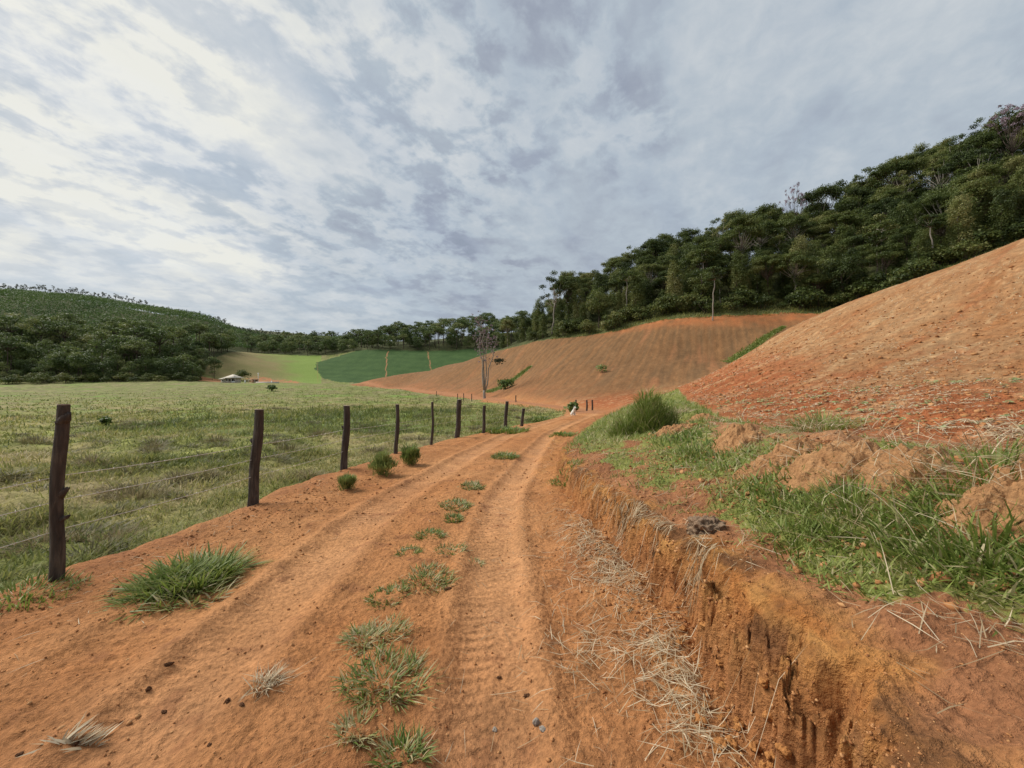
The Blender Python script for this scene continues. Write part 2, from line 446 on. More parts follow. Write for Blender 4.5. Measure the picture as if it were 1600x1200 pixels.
def ground_material():
    m, nt, out = new_mat("earth_and_turf")
    tc = node(nt, 'ShaderNodeNewGeometry'); P = tc.outputs['Position']
    soil = attr(nt, 'soil').outputs['Color']; turf = attr(nt, 'turf').outputs['Color']; cov = attr(nt, 'cover').outputs['Fac']
    grit = attr(nt, 'grit').outputs['Fac']; st_s = attr(nt, 'track_s').outputs['Fac']; st_t = attr(nt, 'track_t').outputs['Fac']; trk = attr(nt, 'tread').outputs['Fac']
    n1 = noise_tex(nt, P, 3.0, 8, 0.62); n2 = noise_tex(nt, P, 38.0, 6, 0.6); n3 = noise_tex(nt, P, .45, 4, 0.6)
    n4 = noise_tex(nt, P, 160.0, 3, 0.6)
    s = mixc(nt, 1.0, soil, ramp(nt, n1, [(0.25, 0.72), (0.5, 1.0), (0.75, 1.22)]), 'MULTIPLY')
    s = mixc(nt, 1.0, s, ramp(nt, n2, [(0.28, 0.62), (0.5, 1.0), (0.72, 1.3)]), 'MULTIPLY')
    n5 = noise_tex(nt, P, 9.0, 6, 0.7, 0.6)
    s = mixc(nt, math_node(nt, 'MULTIPLY', ramp(nt, n5, [(0.60, 0.0), (0.70, 1.0)]), 0.5), s, (0.20, 0.075, 0.028))
    pale = ramp(nt, n4, [(0.62, 0.0), (0.72, 1.0)])
    s = mixc(nt, math_node(nt, 'MULTIPLY', pale, 0.4), s, (0.56, 0.33, 0.16))
    t = mixc(nt, 1.0, turf, ramp(nt, n1, [(0.25, 0.6), (0.5, 1.0), (0.75, 1.35)]), 'MULTIPLY')
    t = mixc(nt, 1.0, t, ramp(nt, n2, [(0.25, 0.6), (0.5, 1.0), (0.75, 1.35)]), 'MULTIPLY')
    cm = math_node(nt, 'ADD', cov, math_node(nt, 'MULTIPLY', math_node(nt, 'SUBTRACT', n2, 0.5), 0.9))
    cm = math_node(nt, 'ADD', cm, math_node(nt, 'MULTIPLY', math_node(nt, 'SUBTRACT', n1, 0.5), 0.6))
    cm = ramp(nt, cm, [(0.42, 0.0), (0.58, 1.0)])
    c = mixc(nt, cm, s, t)
    bs = node(nt, 'ShaderNodeBsdfPrincipled')
    nt.links.new(c, bs.inputs['Base Color']); bs.inputs['Roughness'].default_value = 0.95
    bs.inputs['Specular IOR Level'].default_value = 0.15
    # relief: grit, clods and the tyre tread pressed into the tracks
    ph = math_node(nt, 'MULTIPLY', math_node(nt, 'ADD', st_s, math_node(nt, 'MULTIPLY', math_node(nt, 'ABSOLUTE', st_t), 0.35)), 2*math.pi/0.085)
    bars = math_node(nt, 'SINE', math_node(nt, 'ADD', ph, math_node(nt, 'MULTIPLY', n1, 5.0)))
    bars = math_node(nt, 'MULTIPLY', math_node(nt, 'MULTIPLY', bars, trk), 0.011)
    hgt = math_node(nt, 'ADD', math_node(nt, 'MULTIPLY', n2, 0.045), math_node(nt, 'MULTIPLY', n4, 0.012))
    hgt = math_node(nt, 'ADD', hgt, math_node(nt, 'MULTIPLY', n5, 0.04))
    hgt = math_node(nt, 'ADD', math_node(nt, 'MULTIPLY', hgt, grit), bars)
    bmp = node(nt, 'ShaderNodeBump'); bmp.inputs['Strength'].default_value = 0.75; bmp.inputs['Distance'].default_value = 1.0
    nt.links.new(hgt, bmp.inputs['Height']); nt.links.new(bmp.outputs[0], bs.inputs['Normal'])
    nt.links.new(bs.outputs[0], out.inputs['Surface'])
    return m
M_GROUND = ground_material()

def simple_mat(name, colr, rough=0.85, var=0.25, scale=20, bump=0.0):
    m, nt, out = new_mat(name)
    tc = node(nt, 'ShaderNodeTexCoord')
    n = noise_tex(nt, tc.outputs['Object'], scale, 5, 0.6)
    c = mixc(nt, 1.0, colr, ramp(nt, n, [(0.25, 1-var), (0.75, 1+var)]), 'MULTIPLY')
    bs = node(nt, 'ShaderNodeBsdfPrincipled'); nt.links.new(c, bs.inputs['Base Color'])
    bs.inputs['Roughness'].default_value = rough; bs.inputs['Specular IOR Level'].default_value = 0.25
    if bump:
        b = node(nt, 'ShaderNodeBump'); b.inputs['Distance'].default_value = bump
        nt.links.new(n, b.inputs['Height']); nt.links.new(b.outputs[0], bs.inputs['Normal'])
    nt.links.new(bs.outputs[0], out.inputs['Surface'])
    return m

def blade_mat(name, stops, trans=0.35, rough=0.6, rand=0.0):
    """leaf or blade: colour from the per-leaf attribute 'tint', a little light through it"""
    m, nt, out = new_mat(name)
    f = attr(nt, 'tint').outputs['Fac']
    if rand:
        oi = node(nt, 'ShaderNodeObjectInfo')
        f = math_node(nt, 'ADD', f, math_node(nt, 'MULTIPLY', math_node(nt, 'SUBTRACT', oi.outputs['Random'], 0.5), rand), True)
    c = ramp(nt, f, stops)
    d = node(nt, 'ShaderNodeBsdfPrincipled'); nt.links.new(c, d.inputs['Base Color']); d.inputs['Roughness'].default_value = rough
    d.inputs['Specular IOR Level'].default_value = 0.3
    tr = node(nt, 'ShaderNodeBsdfTranslucent'); nt.links.new(c, tr.inputs['Color'])
    mx = node(nt, 'ShaderNodeMixShader'); mx.inputs[0].default_value = trans
    nt.links.new(d.outputs[0], mx.inputs[1]); nt.links.new(tr.outputs[0], mx.inputs[2]); nt.links.new(mx.outputs[0], out.inputs['Surface'])
    return m

# ------------------------------------------------------------ ground mesh: rings round the camera, finer where nearer
def build_ground():
    ang = np.concatenate([np.linspace(R(-66), R(66), 1120), np.linspace(R(66), R(294), 120)[1:-1]])
    rad = np.concatenate([np.geomspace(.35, 1.1, 50)[:-1], np.geomspace(1.1, 13, 520)[:-1], np.geomspace(13, 60, 190)[:-1], np.geomspace(60, 520, 230)[:-1], np.geomspace(520, 1500, 30)])
    na, nr = len(ang), len(rad)
    A, Rr = np.meshgrid(ang, rad)          # (nr, na)
    x = Rr*np.sin(A); y = Rr*np.cos(A)
    f = fields(x.ravel(), y.ravel())
    x = x.ravel(); y = y.ravel(); r = f['r']
    z = f['z'].copy()
    # ---- soil colours
    def C3(c): return np.array(c)[None, :]
    nA = fbm(x*.35, y*.35, 4, 101); nB = fbm(x*1.3, y*1.3, 4, 102); nC = fbm(x*.05, y*.05, 4, 103); nD = fbm(x*4.5, y*4.5, 3, 104)
    def mixv(a, b, w): return a+(b-a)*np.clip(w, 0, 1)[:, None]
    road = mixv(C3((.47, .225, .092)), C3((.37, .15, .052)), .5+.6*nA+.3*nB)
    road = mixv(road, C3((.58, .33, .17)), f['smooth']*.75*(.6+.5*nB))
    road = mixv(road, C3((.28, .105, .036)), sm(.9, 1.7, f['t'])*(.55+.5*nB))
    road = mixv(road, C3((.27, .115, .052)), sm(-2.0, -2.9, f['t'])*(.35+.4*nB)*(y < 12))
    road = mixv(road, C3((.24, .10, .045)), sm(.35, .75, nD+.3*nB)*.5)
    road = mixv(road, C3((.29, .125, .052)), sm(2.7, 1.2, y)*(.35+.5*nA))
    bank = mixv(C3((.42, .17, .05)), C3((.57, .285, .09)), .4+.9*fbm(y*3, x*5+z*6, 3, 111))
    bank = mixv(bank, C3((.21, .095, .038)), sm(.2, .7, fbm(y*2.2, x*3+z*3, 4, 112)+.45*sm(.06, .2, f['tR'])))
    shelf = mixv(C3((.24, .10, .045)), C3((.36, .165, .075)), .5+.7*nB)
    shelf = mixv(shelf, C3((.40, .20, .095)), f['ridge']*(.4+.8*f['lump']))
    hill = mixv(C3((.40, .225, .105)), C3((.345, .155, .06)), .45+.75*fbm(x*.22+f['f1']*.15, f['f1']*.5, 4, 121)+.25*nB)
    hill = mixv(C3((.35, .115, .042)), hill, sm(.4, 1.0, (f['tb']-f['berm']-1)/9+.3*nA))
    hill = mixv(hill, C3((.50, .33, .17)), .55*sm(.1, .7, fbm(f['f1']*1.1, (x*.91+y*.42)*.14, 4, 122)+.5*nB+.4*nD))
    hill = mixv(hill, C3((.33, .11, .04)), .5*sm(.2, .7, fbm(f['f1']*.8, (x*.91+y*.42)*.10, 4, 123)+.4*nB))
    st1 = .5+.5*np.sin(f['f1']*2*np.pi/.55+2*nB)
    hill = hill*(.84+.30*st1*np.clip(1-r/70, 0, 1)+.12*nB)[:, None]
    nE = fbm(x*11, y*11, 2, 105)*(r < 45)
    hill = hill*(1+.16*nD+.13*nE+.14*fbm(x*1.9, y*1.9, 2, 106))[:, None]
    s2 = fbm(f['f2']*1.1, (x*.425+y*.905)*.05, 4, 131)
    slope2 = mixv(C3((.20, .108, .047)), C3((.265, .128, .05)), .5+.9*s2)
    slope2 = mixv(slope2, C3((.33, .145, .06)), sm(.3, .85, fbm(f['f2']*.22, (x*.425+y*.905)*.03, 3, 132)+.25*s2))
    slope2 = slope2*(1+.09*np.sin(f['f2']*2*np.pi/1.7+2*nA)+.16*fbm(f['f2']*3.1, (x*.425+y*.905)*.12, 3, 133))[:, None]
    slope2 = slope2*(1+.16*fbm(x*1.3, y*1.3, 3, 134)+.12*fbm(x*.4, y*.4, 3, 135))[:, None]
    slope2 = slope2*np.array([.84, .87, .90])[None, :]
    q = azim(x, y)
    # top edge of the second slope is freshly cut and orange
    is2 = sm(50, 60, y-.15*np.maximum(x-12, 0))
    top = np.interp(q, [560, 600, 700, 800, 850, 950, 1100, 1230, 1320, 1450, 1600, 1900], [200, 192, 172, 138, 122, 111, 100, 95, 90, 80, 78, 74])
    slope2 = mixv(slope2, C3((.44, .155, .055)), sm(-9, -2, y-top)*sm(880, 1050, q)*(.55+.6*nA))
    foot = np.exp(-np.maximum(x-XR(y)-1, 0)/7.0)*(y > 36)
    slope2 = mixv(slope2, C3((.34, .135, .055)), foot*(.45+.5*nA))
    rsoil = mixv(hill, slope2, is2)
    inB = 1-f['infield']
    rsoil = mixv(rsoil, shelf, inB*(y < 40))
    face = np.clip(1-sm(.14, .36, f['tR']), 0, 1)*f['sR']*sm(16, 9, y)
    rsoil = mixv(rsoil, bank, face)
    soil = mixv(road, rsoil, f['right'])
    soil = mixv(soil, bank*.9, np.clip(f['tal']*9, 0, 1)*.6)
    soil = mixv(soil, C3((.22, .12, .06)), f['left']*(y < 78))
    pth = f['path']
    soil = mixv(soil, C3((.34, .155, .072)), pth)
    # ---- turf colours
    dry = fbm(x*.16, y*.16, 4, 141)+.35*fbm(x*.9, y*.9, 3, 142)
    turf = mixv(C3((.215, .22, .062)), C3((.29, .23, .11)), .45+1.2*dry)
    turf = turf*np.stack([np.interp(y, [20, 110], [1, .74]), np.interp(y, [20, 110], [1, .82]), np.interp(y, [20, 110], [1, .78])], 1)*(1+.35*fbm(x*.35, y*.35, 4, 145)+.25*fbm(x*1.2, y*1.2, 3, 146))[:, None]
    turf = mixv(turf, C3((.16, .25, .045)), sm(.25, .9, fbm(x*.09, y*.06, 3, 143)+.3*nB)*.8)
    turf = mixv(turf, C3((.12, .105, .045)), sm(.22, .7, nB*.7+.6*fbm(x*.22, y*.22, 3, 144))*.8)
    reed = sm(.0, .35, 1-((x+14)/16)**2-((y-34)/17)**2+.5*nA)
    turf = mixv(turf, C3((.13, .19, .04)), reed*.7)
    # far fields
    L = f['left']
    zone_light = L*sm(0, 6, y-232)*(q > QE(y))*(q < 502)*(y < 345)
    wq = 6*fbm(x*.03, y*.03, 3, 151)+3*fbm(x*.15, y*.15, 2, 152)
    zone_dark = L*(q+wq > 494)*(y+.7*wq > np.interp(q, [495, 505, 530, 560], [285, 262, 251, 249]))*(y < np.interp(q, [495, 520, 560, 620], [312, 330, 343, 345]))
    lightc = mixv(mixv(C3((.17, .155, .055)), C3((.22, .17, .075)), .5+.9*fbm(x*.05, y*.09, 4, 154)), C3((.17, .235, .05)), sm(-70, 10, q-485+.3*(y-240)+25*nC))
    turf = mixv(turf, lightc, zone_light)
    turf = mixv(turf, mixv(C3((.036, .074, .020)), C3((.058, .104, .030)), .45+.15*np.sin(y*.55+.03*q+2*nC)+.5*fbm(x*.12, y*.12, 4, 153)+.3*nA), zone_dark)
    wood = (y > top)*(f['right'] > .5)+L*((y > 342)|((q < QE(y))&(y > np.interp(q, [-400, 0, 150, 300, 345], [160, 168, 182, 200, 236]))))
    turf = mixv(turf, mixv(C3((.05, .06, .022)), C3((.09, .095, .035)), .5+.6*nA), np.clip(wood, 0, 1))
    edge = f['right']*sm(-1, 1.5, y-top)*sm(850, 900, q)*(1-sm(9, 14, y-top))*(is2 > .5)
    turf = mixv(turf, C3((.11, .115, .04)), edge)
    turf = mixv(turf, C3((.19, .20, .05)), np.clip(f['right']*(y < 40), 0, 1)*.85)
    # ---- cover
    cover = np.zeros(len(x))
    cover = np.maximum(cover, f['left']*sm(.12, .75, f['tL']+.35*nB))
    cover = np.where((y > 78)&(f['left'] > .5), 1.0, cover)
    # green strips left between ploughed lands on the second slope
    def strip(p0, p1, wd):
        (x0, y0), (x1, y1) = p0, p1
        dx, dy = x1-x0, y1-y0; l = math.hypot(dx, dy)
        u = ((x-x0)*dx+(y-y0)*dy)/l**2; d = np.abs((x-x0)*dy-(y-y0)*dx)/l
        return np.clip(1.3-d/(wd*(1.1-.7*np.clip(u, 0, 1)))+.4*nB, 0, 1)*(u > -.02)*(u < 1.05)
    for p0, p1, wd in STRIPS: cover = np.maximum(cover, strip(p0, p1, wd))
    cover = np.maximum(cover, np.clip(wood, 0, 1)); cover = np.maximum(cover, edge)
    shelfm = f['right']*(y < 30)*(1-f['infield'])*sm(.25, .6, f['tR'])
    cover = np.maximum(cover, shelfm*np.clip(.25+.7*grass_density(x, y, f), 0, 1))
    cover = np.where(pth > .35, cover*.25, cover)
    # red tracks through the crops, the yard by the house
    yard = np.maximum(np.exp(-(((q-428)/42)**4))*np.exp(-(((y-233)/15)**4))*(.7+nA), np.exp(-(((q-330)/28)**4))*np.exp(-(((y-222)/10)**4))*.7)
    cover = cover*(1-np.clip(yard*1.4, 0, 1)*L)
    tr1 = np.exp(-((q-(603+.03*(y-250)+.5*wq))/1.6)**2)*(y > 250)*(y < 340)*L
    tr2 = np.exp(-((q-(672-.09*(y-300)+.5*wq))/1.6)**2)*(y > 250)*(y < 340)*L
    tr3 = np.exp(-((q-(497-.02*(y-250)))/1.8)**2)*(y > 240)*(y < 330)*L
    tr4 = .6*np.exp(-((y-345)/2.5)**2)*(q > 560)*(q < 620)*L
    cover = cover*(1-np.clip(.7*tr1+.65*tr2+.5*tr3+.5*tr4, 0, 1))
    soil = mixv(soil, C3((.31, .15, .075)), np.clip(tr1+tr2+tr4+tr3+yard, 0, 1)*L)
    grit = np.clip(1-f['smooth']*.55, .25, 1)*np.where(r < 30, 1, .6)+face*1.2+f['infield']*f['right']*.5
    tread = np.clip(np.exp(-((f['t']-.66)/.21)**6)+.8*np.exp(-((f['t']+.88)/.23)**6)+.6*np.exp(-((f['t']+1.55)/.22)**6)+.45*np.exp(-((f['t']-1.12)/.16)**6), 0, 1)*(1-f['right'])*(1-f['left'])*np.clip(.75+.8*nA, 0, 1)
    tt = f['t']-np.where(f['t'] > 0, .66, -.88)
    idx = np.arange(nr*na).reshape(nr, na)
    nxt = np.roll(idx, -1, axis=1)
    quads = np.stack([idx[:-1], idx[1:], nxt[1:], nxt[:-1]], -1).reshape(-1, 4)
    # ---- which stretch each face belongs to
    fc = lambda v: v[quads].mean(1)
    right, left, yy, rr, inf, wd, qq, tp = fc(f['right']), fc(f['left']), fc(y), fc(r), fc(f['infield']), fc(np.clip(wood, 0, 1)), fc(q), fc(top)
    region = np.full(len(quads), 0)                            # road
    region[left > .3] = 1                                      # pasture
    region[right > .5] = 3                                     # ploughed slopes
    region[(right > .04)&(yy < 32)&(inf < .5)] = 2             # bank and its shelf
    region[wd > .5] = 4                                        # wooded hills
    region[(left > .5)&(yy > 232)&(qq > 300)&(wd < .5)] = 5    # crop field
    region[(yy < 0)&(left <= .3)&(right <= .04)] = 0
    names = ['road', 'pasture_ground', 'bank_terrain', 'ploughed_field', 'wooded_hills', 'crop_field']
    labels = ['rutted orange dirt road curving away to the right', 'flat olive green pasture left of the dirt road', 'crumbling earth bank with a grassy shelf right of the road',
              'bare ploughed brown hillsides right of the valley', 'hills covered by forest behind the fields', 'distant light and dark green crop fields on a slope']
    V = np.stack([x, y, z], 1)
    for k, nm in enumerate(names):
        fs = quads[region == k]
        used, inv = np.unique(fs, return_inverse=True)
        me = make_mesh(nm, V[used], inv.reshape(-1, 4), M_GROUND, True,
                       dict(soil=soil[used], turf=turf[used], cover=cover[used], grit=grit[used], tread=tread[used], track_s=y[used], track_t=tt[used]))
        tag(obj(nm, me), labels[k], 'ground', kind='structure')

def grass_density(x, y, f=None):
    """how thick the grass stands on the shelf right of the road"""
    n = fbm(x*.8, y*.8, 3, 201)+.5*fbm(x*2.5, y*2.5, 2, 202)
    f = f or fields(x, y)
    d = .45+.8*n
    d = d + .55*np.exp(-((f['tb']-f['berm']+.75)/.5)**2)        # lush along the foot of the berm
    d = d + .9*sm(6.5, 9.5, y)
    d = d - 1.1*np.exp(-((f['tb']-f['berm'])/.35)**2)*np.clip(f['lump']*1.2, 0, 1)*(y < 10)
    d = d - .9*(1-sm(.15, .75, f['tR']))*(y < 8)
    d = d - .8*sm(1.7, 1.2, y)*sm(1.4, .8, f['tR'])
    return np.clip(d, 0, 1)

STRIPS = []
def strip_px(a, b, wd):
    pa = ray_ground(*a, y0=45); pb = ray_ground(*b, y0=45)
    STRIPS.append((pa[:2], pb[:2], wd))
strip_px((762, 613), (828, 574), 2.2)
strip_px((1142, 566), (1222, 512), 1.6)
build_ground()

# ------------------------------------------------------------ grass blades
M_GRASS = blade_mat("green_blades", [(0.0, (.055, .09, .020)), (.35, (.135, .195, .036)), (.6, (.24, .29, .062)), (.8, (.32, .31, .12)), (1.0, (.52, .43, .25))], .35, .5)
M_PASTURE = blade_mat("pasture_blades", [(0.0, (.115, .145, .038)), (.35, (.24, .25, .070)), (.65, (.34, .31, .118)), (.85, (.43, .365, .178)), (1.0, (.54, .46, .28))], .4, .6)
M_TUSS = blade_mat("tussock_blades", [(0.0, (.07, .075, .03)), (.5, (.17, .15, .07)), (1.0, (.36, .28, .16))], .25, .65)
M_STRAW = blade_mat("straw_blades", [(0.0, (.20, .13, .065)), (.5, (.38, .28, .16)), (1.0, (.62, .52, .36))], .2, .7)

def blades(x, y, L, W, az, lean, bend, tint, z=None, hug=False, seg=2, lift=.0):
    """strips of seg quads; returns verts, quads, tint. lean, bend are horizontal travel as a share of L"""
    n = len(x)
    L = np.broadcast_to(L, n); W = np.broadcast_to(W, n); lean = np.broadcast_to(lean, n); bend = np.broadcast_to(bend, n)
    z = H(x, y) if z is None else z
    u = np.linspace(0, 1, seg+1)
    hor = L[:, None]*(lean[:, None]*u+bend[:, None]*u*u)
    ver = L[:, None]*np.sqrt(np.clip(1-(lean+bend*.6)**2, .02, 1))[:, None]*(u-np.clip(bend, 0, 1)[:, None]*.45*u*u)
    cx = x[:, None]+np.cos(az)[:, None]*hor; cy = y[:, None]+np.sin(az)[:, None]*hor
    if hug: cz = H(cx.ravel(), cy.ravel()).reshape(cx.shape)+lift+ver*.35
    else: cz = z[:, None]+ver-.01
    pa = az+np.pi/2+rng.normal(0, .35, n)
    wid = W[:, None]*np.interp(u, [0, .35, .7, 1], [.7, 1, .75, .06])[None]*.5
    wx = np.cos(pa)[:, None]*wid; wy = np.sin(pa)[:, None]*wid
    wz = wid*rng.normal(0, .3, n)[:, None]
    Lf = np.stack([cx-wx, cy-wy, cz-wz], -1); Rt = np.stack([cx+wx, cy+wy, cz+wz], -1)
    V = np.stack([Lf, Rt], 2).reshape(n, -1, 3)          # n, 2*(seg+1), 3
    k = 2*(seg+1)
    q = np.array([[2*i, 2*i+1, 2*i+3, 2*i+2] for i in range(seg)])
    Q = (np.arange(n)[:, None, None]*k+q[None]).reshape(-1, 4)
    return V.reshape(-1, 3), Q, np.repeat(np.clip(tint, 0, 1), k)

def merge(parts):
    V, Q, T, o = [], [], [], 0
    for v, q, t in parts:
        V.append(v); Q.append(q+o); T.append(t); o += len(v)
    return np.concatenate(V), np.concatenate(Q), np.concatenate(T)

def blade_obj(name, parts, mat, label, cat, group=None, kind=None):
    V, Q, T = merge(parts)
    base = V.mean(0) if kind != 'stuff' else np.zeros(3)
    if kind != 'stuff': base[2] = V[:, 2].min()
    o = obj(name, make_mesh(name, V-base, Q, mat, True, dict(tint=T)), loc=base)
    return tag(o, label, cat, group, kind)

U = lambda a, b, n: rng.uniform(a, b, n)

# pasture: many small blades near, fewer and broader ones farther off
def pasture():
    parts = []
    for n, r0, r1 in ((150000, 2.4, 16), (120000, 12, 60), (45000, 50, 190)):
        r = np.exp(U(math.log(r0), math.log(r1), n)); a = U(R(-64), R(30), n)
        x = r*np.sin(a); y = r*np.cos(a)
        f = fields(x, y)
        nz = fbm(x*.5, y*.5, 3, 301)+.4*fbm(x*1.7, y*1.7, 2, 302)
        keep = (f['left'] > .3)&(f['tL'] > .15+.25*nz)&(y < 190)&(f['path'] < .4)&(rng.random(n) < np.clip(.62+.75*nz, .12, 1))
        keep &= (azim(x, y) > -250)
        x, y, nz, z, r = x[keep], y[keep], nz[keep], f['z'][keep], r[keep]
        tL = f['tL'][keep]
        m = len(x)
        tus = np.clip(fbm(x*.33, y*.33, 3, 303), 0, 1)
        L = (.05+.10*rng.random(m)+.16*np.clip(nz, 0, 1)+.16*tus)*np.clip(r/25, 1, 2.0)*(.7+.3*sm(.2, 1.2, tL))
        W = np.clip(.0028*r**.85, .006, .16)*U(.7, 1.3, m)
        dry = fbm(x*.16, y*.16, 4, 141)+.35*fbm(x*.9, y*.9, 3, 142)
        tint = .45+.55*dry+rng.normal(0, .18, m)+.22*np.exp(-((tL-.7)/.6)**2)*(r < 14)-.35*sm(.25, .9, fbm(x*.09, y*.06, 3, 143))
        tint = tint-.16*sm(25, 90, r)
        reed = sm(.0, .35, 1-((x+14)/16)**2-((y-34)/17)**2)
        tint = tint-.28*reed; L = L*(1+.9*reed)
        # fresh green fringe along the foot of the verge
        fr = np.exp(-((tL-.45)/.3)**2)*(y < 6)
        tint = np.where(rng.random(m) < fr*.6, .35+.25*rng.random(m), tint)
        tint = tint+.22*(1-sm(.6, 1.8, tL))*(r < 16)
        parts.append(blades(x, y, L, W, U(0, 6.283, m), U(.05, .6, m), U(.1, .6, m), tint, z=z))
    blade_obj('pasture_grass', parts, M_PASTURE, 'rough olive pasture grass left of the fence', 'grass', kind='stuff')
pasture()

# tussocks standing out of the pasture
def tussock(name, x, y, rad, hgt, n, tint, mat, label, cat, group=None, droop=.5):
    a = U(0, 6.283, n); q = np.sqrt(rng.random(n))*rad
    xs = x+q*np.cos(a); ys = y+q*np.sin(a)
    az = np.where(rng.random(n) < .75, a, U(0, 6.283, n))
    lean = np.clip(q/rad*.75*droop+rng.normal(.08, .15, n), 0, .95)
    L = hgt*U(.55, 1.25, n)*(1-.25*q/rad)
    W = hgt*.035*U(.6, 1.4, n)+.002
    z = H(xs, ys)
    p = blades(xs, ys, L, W, az, lean, U(.1, .65, n)*droop, tint+rng.normal(0, .12, n), z=z, seg=3)
    return blade_obj(name, [p], mat, label, cat, group)

# shelf on the right: grass between the bank and the berm
def shelf_grass():
    parts = []; dry = []
    n = 300000
    r = np.exp(U(math.log(.9), math.log(34), n)); a = U(R(3), R(88), n)
    x = r*np.sin(a); y = r*np.cos(a)
    f = fields(x, y)
    keep = (f['right'] > .8)&(f['infield'] < .5)&(y < 32)&(f['tR'] > .12)
    x, y, r = x[keep], y[keep], r[keep]
    f = {k: (v[keep] if isinstance(v, np.ndarray) and v.shape == keep.shape else v) for k, v in f.items()}
    g = grass_density(x, y, f)
    k = rng.random(len(x)) < np.clip(g-.10, 0, 1)*.48
    x, y, r, g = x[k], y[k], r[k], g[k]; z = f['z'][k]
    m = len(x)
    tall = np.exp(-((f['tb'][k]-f['berm'][k]+.75)/.45)**2)*sm(.6, 1.5, y)*(y < 7)
    mat_ = np.clip(fbm(x*1.1, y*1.1, 3, 311)+.1, 0, 1)
    L = (.03+.055*rng.random(m)+.05*mat_+.12*tall*rng.random(m))*np.clip(r/8, 1, 2.0)
    L = L*(1+.7*sm(5.5, 8.5, y))
    W = np.clip(.0030*r**.7, .0045, .03)*U(.7, 1.5, m)*(1+.6*tall)
    bright = np.exp(-((x-2.0)/.75)**2-((y-6.2)/1.2)**2)
    tint = .58+.30*fbm(x*.9, y*.9, 3, 312)+rng.normal(0, .12, m)-.16*tall+.15*bright
    tint = np.where(rng.random(m) < .14+.30*np.clip(fbm(x*.7, y*.7, 2, 313), 0, 1), .8+.2*rng.random(m), tint)
    parts.append(blades(x, y, L, W, U(0, 6.283, m), U(.1, .75, m), U(.1, .7, m), tint, z=z, seg=3))
    # fresh sprigs on the bare soil near the rim
    k = 0
    while k < 75:
        yy = math.exp(random.uniform(math.log(1.7), math.log(5.0))); xx = float(XR(yy))+random.uniform(.35, 1.5)
        c = 26; aa = U(0, 6.283, c)
        parts.append(blades(xx+.05*rng.normal(0, 1, c), yy+.05*rng.normal(0, 1, c), U(.03, .09, c), U(.006, .011, c), aa, U(.3, .95, c), U(.1, .5, c), .58+rng.normal(0, .1, c), seg=3)); k += 1
    blade_obj('shelf_grass', parts, M_GRASS, 'tangled green grass on the shelf above the cut bank', 'grass', kind='stuff')
    # dry stems lying over the shelf and hanging off the berm
    n = 16000
    y = np.exp(U(math.log(.9), math.log(14), n)); tb = U(.2, 3.4, n); x = XR(y)+tb
    nz = fbm(x*1.2, y*1.2, 3, 321)
    k = rng.random(n) < np.clip(.10+1.1*nz, 0.03, 1)*.55
    x, y = x[k], y[k]; m = len(x)
    dry.append(blades(x, y, U(.04, .20, m), U(.0025, .005, m)*np.clip(y/4, 1, 3), U(0, 6.283, m), U(.7, .98, m), U(0, .3, m), U(.2, 1, m), hug=True, lift=.012))
    blade_obj('dry_grass', dry, M_STRAW, 'dry straw stems strewn over the grassy shelf', 'dry grass', kind='stuff')
shelf_grass()

# straw fallen along the foot of the bank and roots hanging down its face
def bank_straw():
    parts = []
    for (px, py, sx, sy, n) in ((930, 845, .20, .50, 900), (985, 895, .18, .22, 520), (1035, 1000, .13, .16, 260), (1065, 1070, .10, .10, 170), (930, 1030, .16, .2, 160), (880, 700, .25, .8, 350), (1090, 1150, .07, .1, 110)):
        x0, y0, _ = ray_ground(px, py)
        x = x0+rng.normal(0, sx, n); y = y0+rng.normal(0, sy, n)
        k = (x-XR(y) < -.06); x, y = x[k], y[k]; m = len(x)
        parts.append(blades(x, y, U(.04, .17, m), U(.0025, .0055, m), U(0, 6.283, m), U(.7, .98, m), U(0, .4, m), U(.35, 1, m), hug=True, lift=.015))
    # single stems over the road
    n = 500
    y = np.exp(U(math.log(1.2), math.log(9), n)); x = XR(y)-np.abs(rng.normal(0, .8, n))
    parts.append(blades(x, y, U(.04, .22, n), U(.002, .004, n), U(0, 6.283, n), U(.8, .98, n), U(0, .3, n), U(.3, 1, n), hug=True, lift=.006))
    n = 420
    y = np.exp(U(math.log(1.2), math.log(10), n)); x = XL(y)+np.abs(rng.normal(0, .7, n))
    parts.append(blades(x, y, U(.04, .16, n), U(.002, .005, n), U(0, 6.283, n), U(.8, .98, n), U(0, .3, n), U(.3, 1, n), hug=True, lift=.006))
    blade_obj('fallen_straw', parts, M_STRAW, 'pale fallen straw along the foot of the cut bank', 'straw', kind='stuff')
    # curtain of dead roots on the face
    n = 640
    y = np.concatenate([rng.normal(3.75, .22, n//3), rng.normal(2.55, .07, n//8), rng.normal(3.15, .10, n//6), U(3.3, 7, n-n//3-n//8-n//6)])
    x = XR(y)+U(.10, .26, n)
    parts = [blades(x, y, U(.04, .15, n), U(.003, .006, n), np.pi+rng.normal(0, .7, n), U(.75, .97, n), U(0, .4, n), U(.1, .9, n), hug=True, lift=.03)]
    blade_obj('hanging_roots', parts, M_STRAW, 'curtain of dead roots and straw hanging down the cut bank', 'roots', kind='stuff')
bank_straw()

